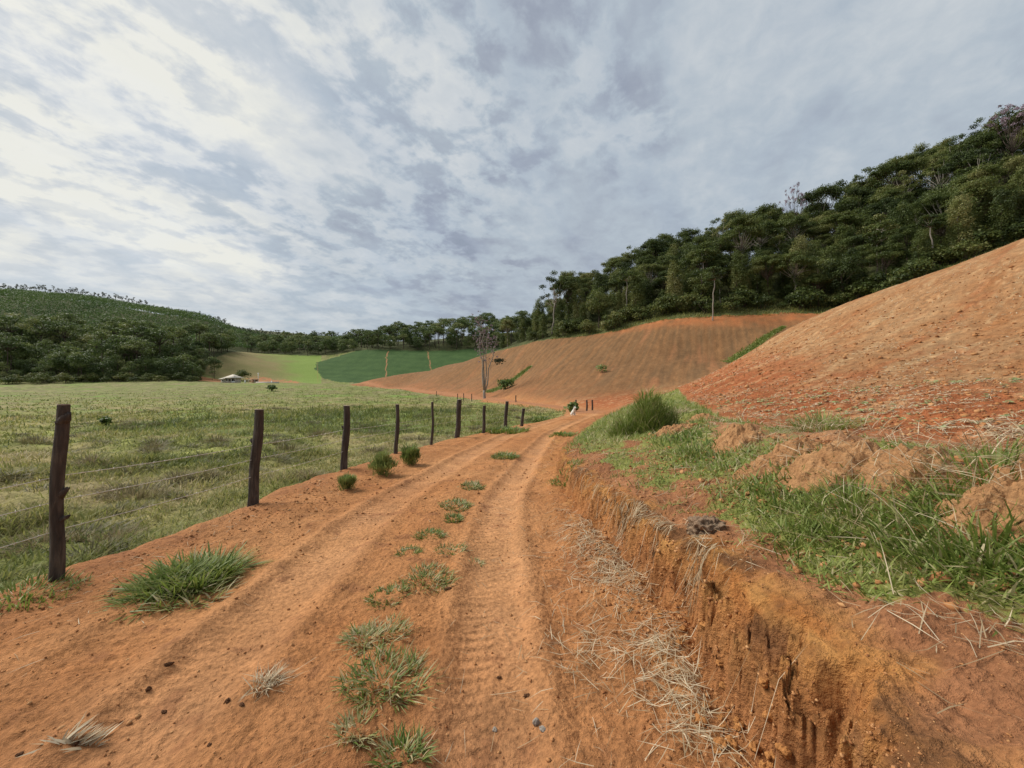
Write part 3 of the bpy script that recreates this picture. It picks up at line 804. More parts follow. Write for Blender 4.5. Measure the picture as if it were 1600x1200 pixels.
# grass tufts on the strip between the wheel tracks, each its own
def road_tuft(px, py, wpx, label, green, tall=1.0):
    x0, y0, _ = ray_ground(px, py)
    rad = wpx/2/F*y0
    n = int(np.clip(420*rad/.12, 90, 1000))
    a = U(0, 6.283, n); q = np.sqrt(rng.random(n))
    sx = rad*U(.8, 1.05, 1)[0]; sy = rad*U(.75, 1.2, 1)[0]
    x = x0+sx*q*np.cos(a); y = y0+sy*q*np.sin(a)
    k = fbm(x*9, y*9, 2, int(px)) > -.35
    x, y, a = x[k], y[k], a[k]; n = len(x)
    isg = rng.random(n) < green
    tint = np.where(isg, U(.15, .5, n), U(.75, 1.0, n))
    L = U(.03, .10, n)*tall*np.clip(y0/4, 1, 1.6)
    p1 = blades(x, y, L, U(.004, .009, n)*np.clip(y0/3, 1, 2.2), a+rng.normal(0, .9, n), U(.2, .95, n), U(.1, .7, n), tint, seg=3)
    blade_obj('grass_tuft', [p1], M_GRASS, label, 'grass tuft', 'grass tufts between the wheel tracks')
for a in [(602, 1062, 120, 'largest half dry grass tuft on the road strip, lush green in its middle', .55, 1.25),
          (590, 990, 90, 'straw coloured grass tuft just beyond the largest tuft of the road strip', .25, .9),
          (605, 935, 60, 'small green tuft on the road strip before the broad pale tuft', .75, .7),
          (668, 905, 95, 'broad pale green tuft on the road strip, level with the verge clump', .5, .9),
          (640, 863, 42, 'low dark green tuft left of a twin tuft on the road strip', .8, .7),
          (704, 861, 42, 'low grey green tuft right of its twin on the road strip', .5, .7),
          (672, 836, 46, 'dark green matted tuft of the road strip beside bare red soil', .85, .7),
          (708, 813, 34, 'small dark green tuft in the middle of the road strip', .8, .7),
          (712, 790, 56, 'wide straw flecked tuft farther along the road strip', .5, .7),
          (738, 760, 42, 'thin flat straw tuft near the far end of the road strip', .35, .6),
          (788, 714, 48, 'green tuft in the bend, farthest along the road strip', .8, 1.0),
          (565, 1000, 60, 'pale dead tuft reaching left from the road strip', .1, .8),
          (560, 1140, 60, 'dry brown stalks trailing below the largest road tuft', .1, .8),
          (625, 1180, 75, 'grey green tuft nearest the camera on the road strip', .6, 1.0),
          (745, 880, 24, 'tiny straw wisp at the right side of the road strip', .2, .5)]:
    road_tuft(*a)

# the big green clump on the left verge, made of long arching blades
def verge_clump():
    parts = []
    for (px, py, rad, n, L0, tn) in ((300, 908, .26, 620, .22, .50), (262, 915, .24, 380, .19, .5), (338, 893, .21, 380, .21, .5), (240, 940, .2, 110, .14, .5), (300, 935, .24, 190, .14, .85)):
        x0, y0, _ = ray_ground(px, py)
        a = U(0, 6.283, n); q = np.sqrt(rng.random(n))
        x = x0+rad*q*np.cos(a); y = y0+rad*.8*q*np.sin(a)
        parts.append(blades(x, y, L0*U(.5, 1.15, n), U(.008, .016, n), np.where(rng.random(n) < .7, a, U(0, 6.283, n)), U(.3, .9, n), U(.1, .6, n), tn+rng.normal(0, .15, n), seg=4))
    blade_obj('grass_clump', parts, M_GRASS, 'big lush green grass clump on the left verge near the first posts', 'grass clump')
verge_clump()
def small_green(px, py, rad, n, L0, tn, label, mat=None, name='grass_clump', cat='grass clump'):
    x0, y0, _ = ray_ground(px, py)
    a = U(0, 6.283, n); q = np.sqrt(rng.random(n))
    x = x0+rad*q*np.cos(a); y = y0+rad*q*np.sin(a)
    p = blades(x, y, L0*U(.5, 1.15, n), U(.006, .012, n)*max(1, y0/5), np.where(rng.random(n) < .7, a, U(0, 6.283, n)), U(.1, .7, n), U(.1, .6, n), tn+rng.normal(0, .12, n), seg=3)
    return blade_obj(name, [p], mat or M_GRASS, label, cat)
small_green(785, 674, 1.1, 900, .22, .33, 'long low green grass patch beside the far fence posts')
small_green(30, 935, .35, 500, .10, .5, 'yellowish grass patch at the foot of the nearest post')
small_green(885, 750, .3, 260, .1, .45, 'small green patch under the cut bank beside the right track')
small_green(880, 680, .5, 300, .16, .4, 'green grass at the far end of the cut bank')
small_green(840, 655, 1.0, 260, .3, .3, 'dark weed clump left of the road at the bend')

# dead tuft and dry leafy twig on the left wheel track
def dead_tuft():
    x0, y0, _ = ray_ground(415, 1068)
    n = 200
    a = rng.normal(.4, 1.5, n); q = .045*np.sqrt(rng.random(n)); b = U(0, 6.283, n)
    p = blades(x0+q*np.cos(b)*1.4, y0+q*np.sin(b), U(.03, .12, n), U(.003, .006, n), a, U(.35, .97, n), U(.1, .6, n), U(.4, 1, n), seg=3)
    blade_obj('dead_grass_tuft', [p], M_STRAW, 'straggling dead grass tuft lying alone on the left wheel track', 'grass tuft')
    x0, y0, _ = ray_ground(90, 1160)
    n = 46
    a = np.concatenate([rng.normal(.6, .5, 30), rng.normal(3.6, .4, 16)])
    u = rng.random(n)*.12
    p = blades(x0+u*np.cos(.3), y0+u*np.sin(.3), U(.05, .12, n), U(.008, .016, n), a, U(.5, .95, n), U(.1, .4, n), U(.55, 1, n), seg=3)
    blade_obj('dry_twig', [p], M_STRAW, 'dry leafy twig lying on the road at the lower left', 'twig')
dead_tuft()

# ------------------------------------------------------------ leafy things
M_LEAF = blade_mat("forest_leaves", [(0.0, (.034, .052, .014)), (.3, (.066, .094, .022)), (.6, (.112, .142, .034)), (.85, (.18, .195, .055)), (1.0, (.25, .24, .09))], .36, .55, .62)
M_LEAF_FAR = blade_mat("far_leaves", [(0.0, (.058, .086, .026)), (.4, (.10, .142, .040)), (.75, (.16, .195, .056)), (1.0, (.24, .245, .095))], .36, .6, .55)
M_LEAF_PLANT = blade_mat('plantation_leaves', [(0.0, (.055, .10, .028)), (.4, (.080, .135, .036)), (.75, (.108, .165, .044)), (1.0, (.14, .185, .06))], .36, .6)
M_LEAF_BUSH = blade_mat("bush_leaves", [(0.0, (.045, .075, .02)), (.5, (.125, .185, .042)), (1.0, (.27, .31, .10))], .35, .5, .15)
M_LEAF_GREY = blade_mat("euca_leaves", [(0.0, (.05, .065, .035)), (.5, (.085, .10, .055)), (1.0, (.15, .16, .09))], .3, .5, .2)
M_BLOSSOM = blade_mat("pinkish_leaves", [(0.0, (.12, .09, .09)), (.5, (.28, .20, .24)), (1.0, (.45, .34, .40))], .3, .6, .1)
M_BARK = simple_mat("dark_bark", (.10, .075, .055), .9, .45, 6, .03)
M_PALE = simple_mat("pale_bark", (.30, .265, .22), .85, .35, 5, .02)

def leaves(cent, out, size, tint, spread=.7):
    """rhombic leaves at cent, turned roughly towards out"""
    n = len(cent)
    nrm = out+rng.normal(0, spread, (n, 3)); nrm /= np.linalg.norm(nrm, axis=1)[:, None]+1e-9
    t = rng.normal(0, 1, (n, 3)); t -= (t*nrm).sum(1)[:, None]*nrm; t /= np.linalg.norm(t, axis=1)[:, None]+1e-9
    b = np.cross(nrm, t)
    s = (size*U(.6, 1.3, n))[:, None]
    V = np.stack([cent-t*s*.6, cent+b*s*.38+t*s*.05, cent+t*s*.6-nrm*s*.15, cent-b*s*.38+t*s*.05], 1).reshape(-1, 3)
    Q = np.arange(4*n).reshape(-1, 4)
    return V, Q, np.repeat(np.clip(tint, 0, 1), 4)

def lobe(c, rad, n, size, tint, flat=1.0, fill=.45):
    d = rng.normal(0, 1, (n, 3)); d /= np.linalg.norm(d, axis=1)[:, None]
    d[:, 2] = np.where((d[:, 2] < -.3)&(rng.random(n) < .6), -d[:, 2], d[:, 2])
    q = 1-fill*rng.random(n)**1.6
    # ragged outline
    bump = 1+.22*np.sin(d[:, 0]*5+c[0]*3)*np.cos(d[:, 1]*6+c[1])+.15*np.sin(d[:, 2]*9+c[2]*2)
    p = np.array(c)+d*np.array(rad)[None]*(q*bump)[:, None]
    o = d/np.array(rad)[None]; o /= np.linalg.norm(o, axis=1)[:, None]
    o[:, 2] += .35
    return leaves(p, o, size, tint+rng.normal(0, .10, n), .65)

def tube(pts, rad, sides=7):
    pts = np.array(pts, float); n = len(pts)
    V = []
    for i in range(n):
        d = pts[min(i+1, n-1)]-pts[max(i-1, 0)]; d = d/(np.linalg.norm(d)+1e-9)
        a = np.cross(d, [0, 0, 1.0] if abs(d[2]) < .9 else [1.0, 0, 0]); a /= np.linalg.norm(a); b = np.cross(d, a)
        th = np.linspace(0, 2*np.pi, sides, endpoint=False)
        V.append(pts[i]+rad[i]*(np.cos(th)[:, None]*a+np.sin(th)[:, None]*b))
    V = np.concatenate(V)
    Q = []
    for i in range(n-1):
        for j in range(sides):
            k = (j+1) % sides
            Q.append((i*sides+j, i*sides+k, (i+1)*sides+k, (i+1)*sides+j))
    # close the ends with a fan of quads round a centre
    c0 = len(V); V = np.concatenate([V, pts[:1], pts[-1:]])
    for j in range(0, sides-1, 2):
        Q.append((c0, (j+2) % sides, j+1, j)); e = (n-1)*sides
        Q.append((c0+1, e+j, e+j+1, e+(j+2) % sides))
    return V, np.array(Q), np.zeros(len(V))

def limb(p0, p1, r0, r1, sag=.15, k=5, sides=6, wob=.06):
    p0 = np.array(p0, float); p1 = np.array(p1, float)
    L = np.linalg.norm(p1-p0)
    u = np.linspace(0, 1, k)
    P = p0+(p1-p0)*u[:, None]
    P[:, 2] += sag*L*np.sin(u*np.pi)*.5
    P[1:-1] += rng.normal(0, wob*L*.5, (k-2, 3))
    return tube(P, r0+(r1-r0)*u, sides)

def tree_meshes(kind, seed):
    """(trunk mesh, crown mesh) of one tree kind, foot at the origin"""
    global rng
    keep = rng; rng = np.random.default_rng(seed)
    T, K = [], []
    pale = False; leaf = M_LEAF
    if kind in ('umbrella', 'airy', 'flat'):
        h = {'umbrella': U(15, 19, 1)[0], 'airy': U(17, 21, 1)[0], 'flat': U(14, 17, 1)[0]}[kind]
        cr = {'umbrella': 4.6, 'airy': 4.6, 'flat': 5.4}[kind]
        bole = h*U(.48, .6, 1)[0]; pale = kind == 'airy' or rng.random() < .25
        top = np.array([rng.normal(0, .6), rng.normal(0, .6), bole])
        T.append(limb((0, 0, -1.5), top, .28, .17, 0, 7, 8, .03))
        nl = {'umbrella': 22, 'airy': 17, 'flat': 20}[kind]
        for i in range(nl):
            a = i*2.4+rng.normal(0, .3); q = math.sqrt((i+.5)/nl)*cr
            zz = bole+(h-bole)*(1-.75*(q/cr)**2)*U(.62, 1, 1)[0] if kind != 'flat' else h-1.2-.9*(q/cr)**2+rng.normal(0, .5)
            c = top*[1, 1, 0]+np.array([q*math.cos(a), q*math.sin(a), zz])
            T.append(limb(top+[0, 0, -rng.random()*2], c, .11, .03, -.1, 5, 5))
            rr = U(1.0, 1.9, 1)[0]*(.62 if kind == 'airy' else 1)
            n = int({'umbrella': 210, 'airy': 110, 'flat': 190}[kind]*rr/1.4)
            K.append(lobe(c, (rr*1.2, rr*1.2, rr*.75), int(n*2.1), .31, U(.25, .75, 1)[0], fill=.7))
        if kind != 'airy':       # climbers and side sprays on the bole
            for i in range(8):
                a = i*2.4; u = .15+.8*i/8; rr = U(.8, 1.4, 1)[0]; q = U(.3, 1.9, 1)[0]
                K.append(lobe((top[0]*u+q*math.cos(a), top[1]*u+q*math.sin(a), bole*u), (rr*1.05, rr*1.05, rr*1.4), int(180*rr), .30, U(.2, .6, 1)[0], fill=.6))
    elif kind == 'round':
        h = U(11, 15, 1)[0]
        T.append(limb((0, 0, -1.5), (rng.normal(0, .4), rng.normal(0, .4), h*.7), .26, .10, 0, 6, 7, .03))
        for i in range(20):
            u = rng.random(); a = i*2.4; zz = h*(.28+.68*u); w = 3.6*math.sin(np.pi*(.18+.72*u))**.7
            q = w*U(.45, 1, 1)[0]
            c = (q*math.cos(a), q*math.sin(a), zz)
            if i % 2 == 0: T.append(limb((0, 0, zz*.7), c, .08, .02, 0, 4, 5))
            rr = U(1.1, 1.9, 1)[0]
            K.append(lobe(c, (rr*1.15, rr*1.15, rr*.9), int(300*rr/1.4), .31, U(.2, .7, 1)[0], fill=.6))
    elif kind == 'vine':
        h = U(10, 16, 1)[0]
        T.append(limb((0, 0, -1.5), (rng.normal(0, .5), rng.normal(0, .5), h*.85), .24, .08, 0, 6, 7, .03))
        for i in range(26):
            u = i/25; a = i*2.4; zz = h*u*.95+.6
            w = np.interp(u, [0, .2, .55, .75, 1], [2.9, 2.1, 1.5, 2.2, .8])*U(.6, 1.05, 1)[0]
            c = (w*math.cos(a), w*math.sin(a), zz)
            rr = U(.8, 1.5, 1)[0]
            K.append(lobe(c, (rr*1.05, rr*1.05, rr*1.6), int(260*rr/1.1), .28, U(.35, .85, 1)[0], fill=.5))
    elif kind == 'shrub':
        h = U(2.6, 4.2, 1)[0]
        for i in range(5): T.append(limb((rng.normal(0, .4), rng.normal(0, .4), -.5), (rng.normal(0, 1.2), rng.normal(0, 1.2), h*.7), .06, .02, .1, 4, 5))
        for i in range(11):
            a = i*2.4; q = U(.2, 2.2, 1)[0]; rr = U(.8, 1.4, 1)[0]
            K.append(lobe((q*math.cos(a), q*math.sin(a), U(.4, 1, 1)[0]*h*(1-.12*q)), (rr*1.2, rr*1.2, rr*.85), int(120*rr), .34, U(.3, .9, 1)[0], fill=.5))
    elif kind == 'bole':       # tall pale bare trunk, small high crown
        h = U(14, 18, 1)[0]; pale = True
        top = np.array([rng.normal(0, .5), rng.normal(0, .5), h*.72])
        T.append(limb((0, 0, -1.5), top, .20, .13, 0, 8, 8, .02))
        for i in range(10):
            a = i*2.4; q = U(.4, 2.6, 1)[0]; rr = U(.7, 1.3, 1)[0]
            c = top+[q*math.cos(a), q*math.sin(a), U(.3, 3.8, 1)[0]*(1-.1*q)]
            T.append(limb(top, c, .07, .02, 0, 4, 5))
            K.append(lobe(c, (rr*1.2, rr*1.2, rr*.7), int(120*rr), .40, U(.2, .7, 1)[0], fill=.7))
    elif kind == 'far_round':
        leaf = M_LEAF_FAR
        h = U(12, 17, 1)[0]
        T.append(limb((0, 0, -2), (0, 0, h*.7), .3, .12, 0, 4, 5, .02))
        for i in range(15):
            u = rng.random(); a = i*2.4; zz = h*(.25+.68*u); w = 4.4*math.sin(np.pi*(.2+.7*u))**.7*U(.5, 1, 1)[0]
            rr = U(1.4, 2.3, 1)[0]
            K.append(lobe((w*math.cos(a), w*math.sin(a), zz), (rr*1.2, rr*1.2, rr*.95), int(115*rr/1.8), .62, U(.2, .75, 1)[0], fill=.5))
    elif kind == 'far_umbrella':
        leaf = M_LEAF_FAR
        h = U(16, 21, 1)[0]
        T.append(limb((0, 0, -2), (0, 0, h*.75), .3, .15, 0, 4, 5, .02))
        for i in range(13):
            a = i*2.4; q = math.sqrt((i+.5)/13)*5.2; rr = U(1.3, 2.2, 1)[0]
            c = (q*math.cos(a), q*math.sin(a), h*(.93-.22*(q/5.2)**2)+rng.normal(0, .6))
            T.append(limb((0, 0, h*.62), c, .12, .04, 0, 4, 5))
            K.append(lobe(c, (rr*1.2, rr*1.2, rr*.7), int(95*rr/1.7), .62, U(.2, .75, 1)[0], fill=.7))
    elif kind == 'euca':
        leaf = M_LEAF_GREY; pale = True
        h = U(19, 24, 1)[0]
        T.append(limb((0, 0, -2), (rng.normal(0, .4), rng.normal(0, .4), h*.95), .26, .07, 0, 6, 5, .012))
        for i in range(9):
            a = i*2.4; rr = U(.7, 1.3, 1)[0]; q = U(.3, 1.8, 1)[0]
            K.append(lobe((q*math.cos(a), q*math.sin(a), h*U(.68, 1.0, 1)[0]), (rr*1.1, rr*1.1, rr*.9), int(26*rr), .8, U(.1, .8, 1)[0], fill=.8))
    elif kind == 'pink':
        leaf = M_BLOSSOM
        h = U(15, 17, 1)[0]
        top = np.array([0, 0, h*.45])
        T.append(limb((0, 0, -1.5), top, .25, .18, 0, 5, 7, .03))
        for i in range(16):
            a = i*2.4; q = math.sqrt((i+.5)/16)*5.2
            c = np.array([q*math.cos(a), q*math.sin(a), h*(1-.25*(q/5.2)**2)+rng.normal(0, .6)])
            mid = top+(c-top)*.5+[0, 0, -.6]
            T.append(limb(top, mid, .11, .07, 0, 4, 5)); T.append(limb(mid, c, .07, .02, .1, 4, 5))
            for _ in range(3):
                e = c+rng.normal(0, .9, 3)
                T.append(limb(mid+(c-mid)*.5, e, .035, .012, .1, 4, 4))
                K.append(lobe(e, (.7, .7, .4), 26, .30, U(.2, .9, 1)[0], fill=.9))
    rng = keep
    tv, tq, tt = merge(T)
    tm = make_mesh('trunk', tv, tq, M_PALE if pale else M_BARK, True)
    kv, kq, kt = merge(K)
    km = make_mesh('crown', kv, kq, leaf, False, dict(tint=kt))
    return tm, km

PROTO = {}
def proto(kind, nvar):
    if kind not in PROTO:
        PROTO[kind] = [tree_meshes(kind, 1000+37*len(PROTO)*7+i) for i in range(nvar)]
    return PROTO[kind]

def plant(name, kind, nvar, x, y, s, label, cat, group, sz=None, z=None):
    tm, km = random.choice(proto(kind, nvar))
    e = empty(name, (x, y, (Hs(x, y) if z is None else z)), random.uniform(0, 6.28))
    e.scale = (s, s, sz or s)
    tag(e, label, cat, group)
    obj('trunk' if kind != 'shrub' else 'stem', tm, e); obj('crown' if kind != 'shrub' else 'foliage', km, e)
    return e

def spread(cands, dmin):
    """thin out candidate points so that none stand closer than dmin (a number or one per point)"""
    cell = {}; out = []
    for i, (x, y) in enumerate(cands):
        d = dmin if np.isscalar(dmin) else dmin[i]
        g = 4.0
        cx, cy = int(x//g), int(y//g); ok = True
        R_ = int(d//g)+1
        for a in range(cx-R_, cx+R_+1):
            for b in range(cy-R_, cy+R_+1):
                for (u, v) in cell.get((a, b), ()):
                    if (u-x)**2+(v-y)**2 < d*d: ok = False
        if ok:
            cell.setdefault((cx, cy), []).append((x, y)); out.append(i)
    return out

TOPQ = [560, 600, 700, 800, 850, 950, 1100, 1230, 1320, 1450, 1600, 1900]
TOPY = [200, 192, 172, 138, 122, 111, 100, 95, 90, 80, 78, 74]
G_FOREST = 'trees of the forest above the ploughed slopes'
def right_forest():
    n = 9000
    q = U(785, 1830, n); dep = U(0, 1, n)**1.0*78
    top = np.interp(q, TOPQ, TOPY)
    off = np.interp(q, [835, 900, 1000, 1900], [2.5, 4, 6, 4])
    Y = top+off+dep
    X = (q-800)/F*Y
    order = np.argsort(dep+U(0, 6, n))
    X, Y, dep, q = X[order], Y[order], dep[order], q[order]
    dm = np.interp(dep, [0, 10, 30, 80], [4.2, 5.0, 6.3, 8.2])
    idx = spread(list(zip(X, Y)), dm)
    idx = idx[:285]
    zz = H(X[idx], Y[idx])
    LAB = {'vine': 'vine draped green tree at the edge of the dark forest on the right', 'round': 'dense round crowned tree in the dark forest on the right',
           'umbrella': 'tall tree with a spreading layered crown in the dark forest on the right', 'airy': 'tall gappy crowned tree rising over the dark forest on the right',
           'flat': 'flat topped tree in the dark forest on the right'}
    for i, z in zip(idx, zz):
        r = random.random()
        if dep[i] < 7: kind = 'vine' if r < .55 else 'round' if r < .8 else 'umbrella'
        elif dep[i] < 22: kind = 'umbrella' if r < .35 else 'vine' if r < .6 else 'round' if r < .85 else 'flat'
        else: kind = 'umbrella' if r < .45 else 'airy' if r < .55 else 'flat' if r < .72 else 'round'
        s = random.uniform(.66, 1.22)*np.interp(dep[i], [0, 10], [.85, 1])*np.interp(q[i], [790, 835, 900, 1000], [.5, .66, .78, .95])
        plant('forest_tree', kind, 3, X[i], Y[i], s, LAB[kind], 'tree', G_FOREST+' ('+LAB[kind].split(' tree')[0]+')', sz=s*random.uniform(.82, 1.18), z=z)
    # emergents that break the skyline
    for px in (985, 1040, 1118, 1150, 1205, 1290, 1345, 1395, 1440, 1475, 1530, 1560):
        yy = float(np.interp(px, TOPQ, TOPY))+random.uniform(44, 62); s = random.uniform(.95, 1.15)
        plant('forest_tree', random.choice(['airy', 'airy', 'flat', 'umbrella']), 3, (px-800)/F*yy, yy, s, 'tall emergent tree breaking the skyline of the forest on the right', 'tree', 'emergent trees on the forest skyline', sz=s*random.uniform(1.08, 1.3))
    # bushes along the forest edge
    qs = np.linspace(845, 1800, 60)+U(-11, 11, 60)
    tops = np.interp(qs, TOPQ, TOPY)
    for qq, tp in zip(qs, tops):
        yy = tp+np.interp(qq, [835, 900, 1000, 1900], [1, 2.5, 4, 3])+random.uniform(-1.5, 2.5)
        plant('forest_shrub', 'shrub', 3, (qq-800)/F*yy, yy, random.uniform(.4, 1.35), 'leafy green shrub along the lower edge of the forest on the right', 'shrub', 'shrubs along the forest edge')
    # tall bare pale boles that stand out
    for px, d, s, lab in ((977, 5, .95, 'slim pale trunked tree left of the forest edge with a small grey green crown'), (1094, 7, 1.0, 'tall white trunked tree, the most visible bare bole in the forest'),
                          (1113, -4, .85, 'thin pale trunk standing in front of the forest at the field edge'), (1222, 16, 1.0, 'short stretch of white trunk high in the middle of the forest'),
                          (1372, 6, .9, 'left trunk of a pale group of bare boles in the forest'), (1380, 7, 1.0, 'right leaning trunk of the pale group of bare boles in the forest'),
                          (1460, 5, .8, 'pale trunk just above the ploughed ridge'), (1518, 26, 1.0, 'pale trunk high up in the right part of the forest')):
        tp = float(np.interp(px, TOPQ, TOPY)); off = float(np.interp(px, [835, 900, 1000, 1900], [2.5, 4, 6, 4]))
        yy = tp+off+d-4
        plant('pale_tree', 'bole', 3, (px-800)/F*yy, yy, s, lab, 'tree', 'pale trunked trees in the forest')
    for px, py, yy, s, lab in ((1582, 226, 118, 1.0, 'tall open pinkish tree rising highest above the forest at the right edge'), (1243, 325, 138, .62, 'small bare pinkish tree on the forest skyline')):
        x = (px-800)/F*yy; z = Hs(x, yy)
        e = plant('open_crowned_tree', 'pink', 1, x, yy, s, lab, 'tree', None)
        want = CAM_H+(HZ-py)/F*yy+ (9.5*s)   # crown clears its neighbours
        e.scale[2] = max(s, (want-z)/16.0)
    x, y = PT(862, 0, 127)[:2]
    plant('forest_tree', 'airy', 3, x, y, 1.08, 'lone gappy round crowned tree at the left end of the forest', 'tree', None)
right_forest()

def far_woods():
    # belt behind the crop fields
    n = 5000
    q = U(385, 860, n); Y = U(344, 400, n)
    order = np.argsort(Y+U(0, 10, n)); q, Y = q[order], Y[order]; X = (q-800)/F*Y
    idx = spread(list(zip(X, Y)), 8.6)[:210]
    zz = H(X[idx], Y[idx])
    for i, z in zip(idx, zz):
        k = 'far_umbrella' if random.random() < (.5 if q[i] > 570 else .2) else 'far_round'
        s = random.uniform(.75, 1.15)*np.interp(q[i], [385, 520, 620, 860], [.8, .85, 1.05, 1.3])
        lab = 'distant spreading tree in the wood behind the crop fields' if k == 'far_umbrella' else 'distant dark round tree in the wood behind the crop fields'
        plant('woodland_tree', k, 4, X[i], Y[i], s, lab, 'tree', lab.replace('tree', 'trees'), z=z)
    # trees round the left edge of the pasture
    n = 5000
    q = U(-260, 400, n); front = np.interp(q, [-400, 0, 150, 300, 345], [160, 168, 182, 200, 236]); d = U(0, 1, n)*70
    Y = front+d; X = (q-800)/F*Y
    order = np.argsort(d+U(0, 8, n)); q, Y, X, d = q[order], Y[order], X[order], d[order]
    ok = (Y < 232)|(q < QE(Y)-3); q, Y, X, d = q[ok], Y[ok], X[ok], d[ok]
    idx = spread(list(zip(X, Y)), 6.8)[:260]
    zz = H(X[idx], Y[idx])
    for i, z in zip(idx, zz):
        s = random.uniform(.6, 1.35)*np.interp(d[i], [0, 8, 30], [.6, 1.05, 1.15])*np.interp(q[i], [150, 330], [1, .75])
        k = 'far_umbrella' if random.random() < .25 else 'far_round'
        lab = 'bushy tree along the far left edge of the pasture' if d[i] < 25 else 'green tree on the lower slope of the left hill'
        plant('pasture_edge_tree', k, 4, X[i], Y[i], s, lab, 'tree', lab.replace('tree', 'trees'), z=z)
    m = 64
    q = np.linspace(-120, 312, m)+U(-3, 3, m); Y = np.interp(q, [-400, 0, 150, 300, 345], [160, 168, 182, 200, 236])-U(0, 9, m); X = (q-800)/F*Y
    for x, y, z in zip(X, Y, H(X, Y)):
        plant('pasture_edge_shrub', 'shrub', 3, x, y, random.uniform(.35, 1.05), 'low shrub where the pasture meets the trees at the far left', 'shrub', 'shrubs where the pasture meets the trees', z=z)
    # trees standing along the skyline: thin trunks with the sky between
    m = 260
    q = np.concatenate([np.linspace(-60, 335, 150), np.linspace(338, 560, 110)])+U(-1.5, 1.5, m)
    Y = np.interp(q, [-60, 0, 150, 230, 300, 335, 370, 420, 500, 560], [428, 436, 436, 434, 408, 408, 438, 488, 492, 492])+U(-5, 5, m)
    X = (q-800)/F*Y; zz = H(X, Y)
    for x, y, z, qq in zip(X, Y, zz, q):
        lab = 'slim trunked tree in the row along the left hill skyline' if qq < 336 else 'slim trunked tree on the low distant ridge above the house'
        plant('eucalyptus_tree', 'euca', 5, x, y, random.uniform(.42, .62)*(.7 if 230 < qq < 340 else 1), lab, 'tree', lab.replace('tree', 'trees'), z=z)
    # the close planted wood that clothes the hills: one mass
    n = 90000
    q = U(-400, 640, n); Y = np.exp(U(math.log(195), math.log(500), n)); X = (q-800)/F*Y
    front = np.interp(q, [-400, 0, 150, 300, 345, 380, 640], [200, 215, 225, 245, 280, 340, 398])
    front = np.where((q > 330)&(q < 400), np.where(q < QE(Y)-2, front, 420), front)
    k = (Y > front+U(0, 10, n)); X, Y, q = X[k], Y[k], q[k]
    idx = spread(list(zip(X, Y)), 3.1); X, Y, q = X[idx], Y[idx], q[idx]
    Z = H(X, Y); m = len(X)
    parts = []
    hh = 8+1.2*rng.random(m)+2.5*fbm(X*.02, Y*.02, 3, 401)
    base_t = .42+.45*fbm(X*.012, Y*.012, 3, 402)+.05*rng.normal(0, 1, m)
    per = 34
    d = rng.normal(0, 1, (m, per, 3)); d /= np.linalg.norm(d, axis=2)[:, :, None]
    d[:, :, 2] = np.abs(d[:, :, 2])*1.0-.25
    c = np.stack([X, Y, Z+hh*.6], 1)[:, None]+d*np.stack([2.1+0*hh, 2.1+0*hh, hh*.40], 1)[:, None]*U(.6, 1.05, (m, per))[:, :, None]
    o = d.copy(); o[:, :, 2] += .4
    p = leaves(c.reshape(-1, 3), o.reshape(-1, 3), .85, np.repeat(base_t, per)+rng.normal(0, .06, m*per), .5)
    V, Q, T = p
    ob = obj('planted_forest', make_mesh('planted_forest', V, Q, M_LEAF_PLANT, False, dict(tint=T)))
    tag(ob, 'even green plantation forest clothing the left hills', 'forest', kind='stuff')
    print('plantation trees', m)
far_woods()

# ------------------------------------------------------------ fence
def post_material():
    m, nt, out = new_mat("weathered_wood")
    tc = node(nt, 'ShaderNodeTexCoord')
    g = noise_tex(nt, mapping(nt, tc.outputs['Object'], (0, 0, 0), (0, 0, 0), (9, 9, 1.2)), 3.0, 7, 0.65, 0.6)
    b = noise_tex(nt, tc.outputs['Object'], 7.0, 4, 0.6)
    c = ramp(nt, g, [(0.28, (.018, .013, .010)), (0.5, (.055, .040, .031)), (0.68, (.115, .088, .068)), (0.8, (.21, .17, .135))])
    c = mixc(nt, ramp(nt, b, [(0.55, 0.0), (0.7, 0.6)]), c, (.062, .038, .026))
    bs = node(nt, 'ShaderNodeBsdfPrincipled'); nt.links.new(c, bs.inputs['Base Color']); bs.inputs['Roughness'].default_value = .9
    bp = node(nt, 'ShaderNodeBump'); bp.inputs['Distance'].default_value = .02; nt.links.new(g, bp.inputs['Height']); nt.links.new(bp.outputs[0], bs.inputs['Normal'])
    nt.links.new(bs.outputs[0], out.inputs['Surface'])
    return m
M_POST = post_material()
M_CUT = simple_mat("sawn_end", (.27, .20, .15), .9, .3, 30)
M_WIRE = simple_mat("galvanised_wire", (.62, .58, .52), .45, .25, 40)

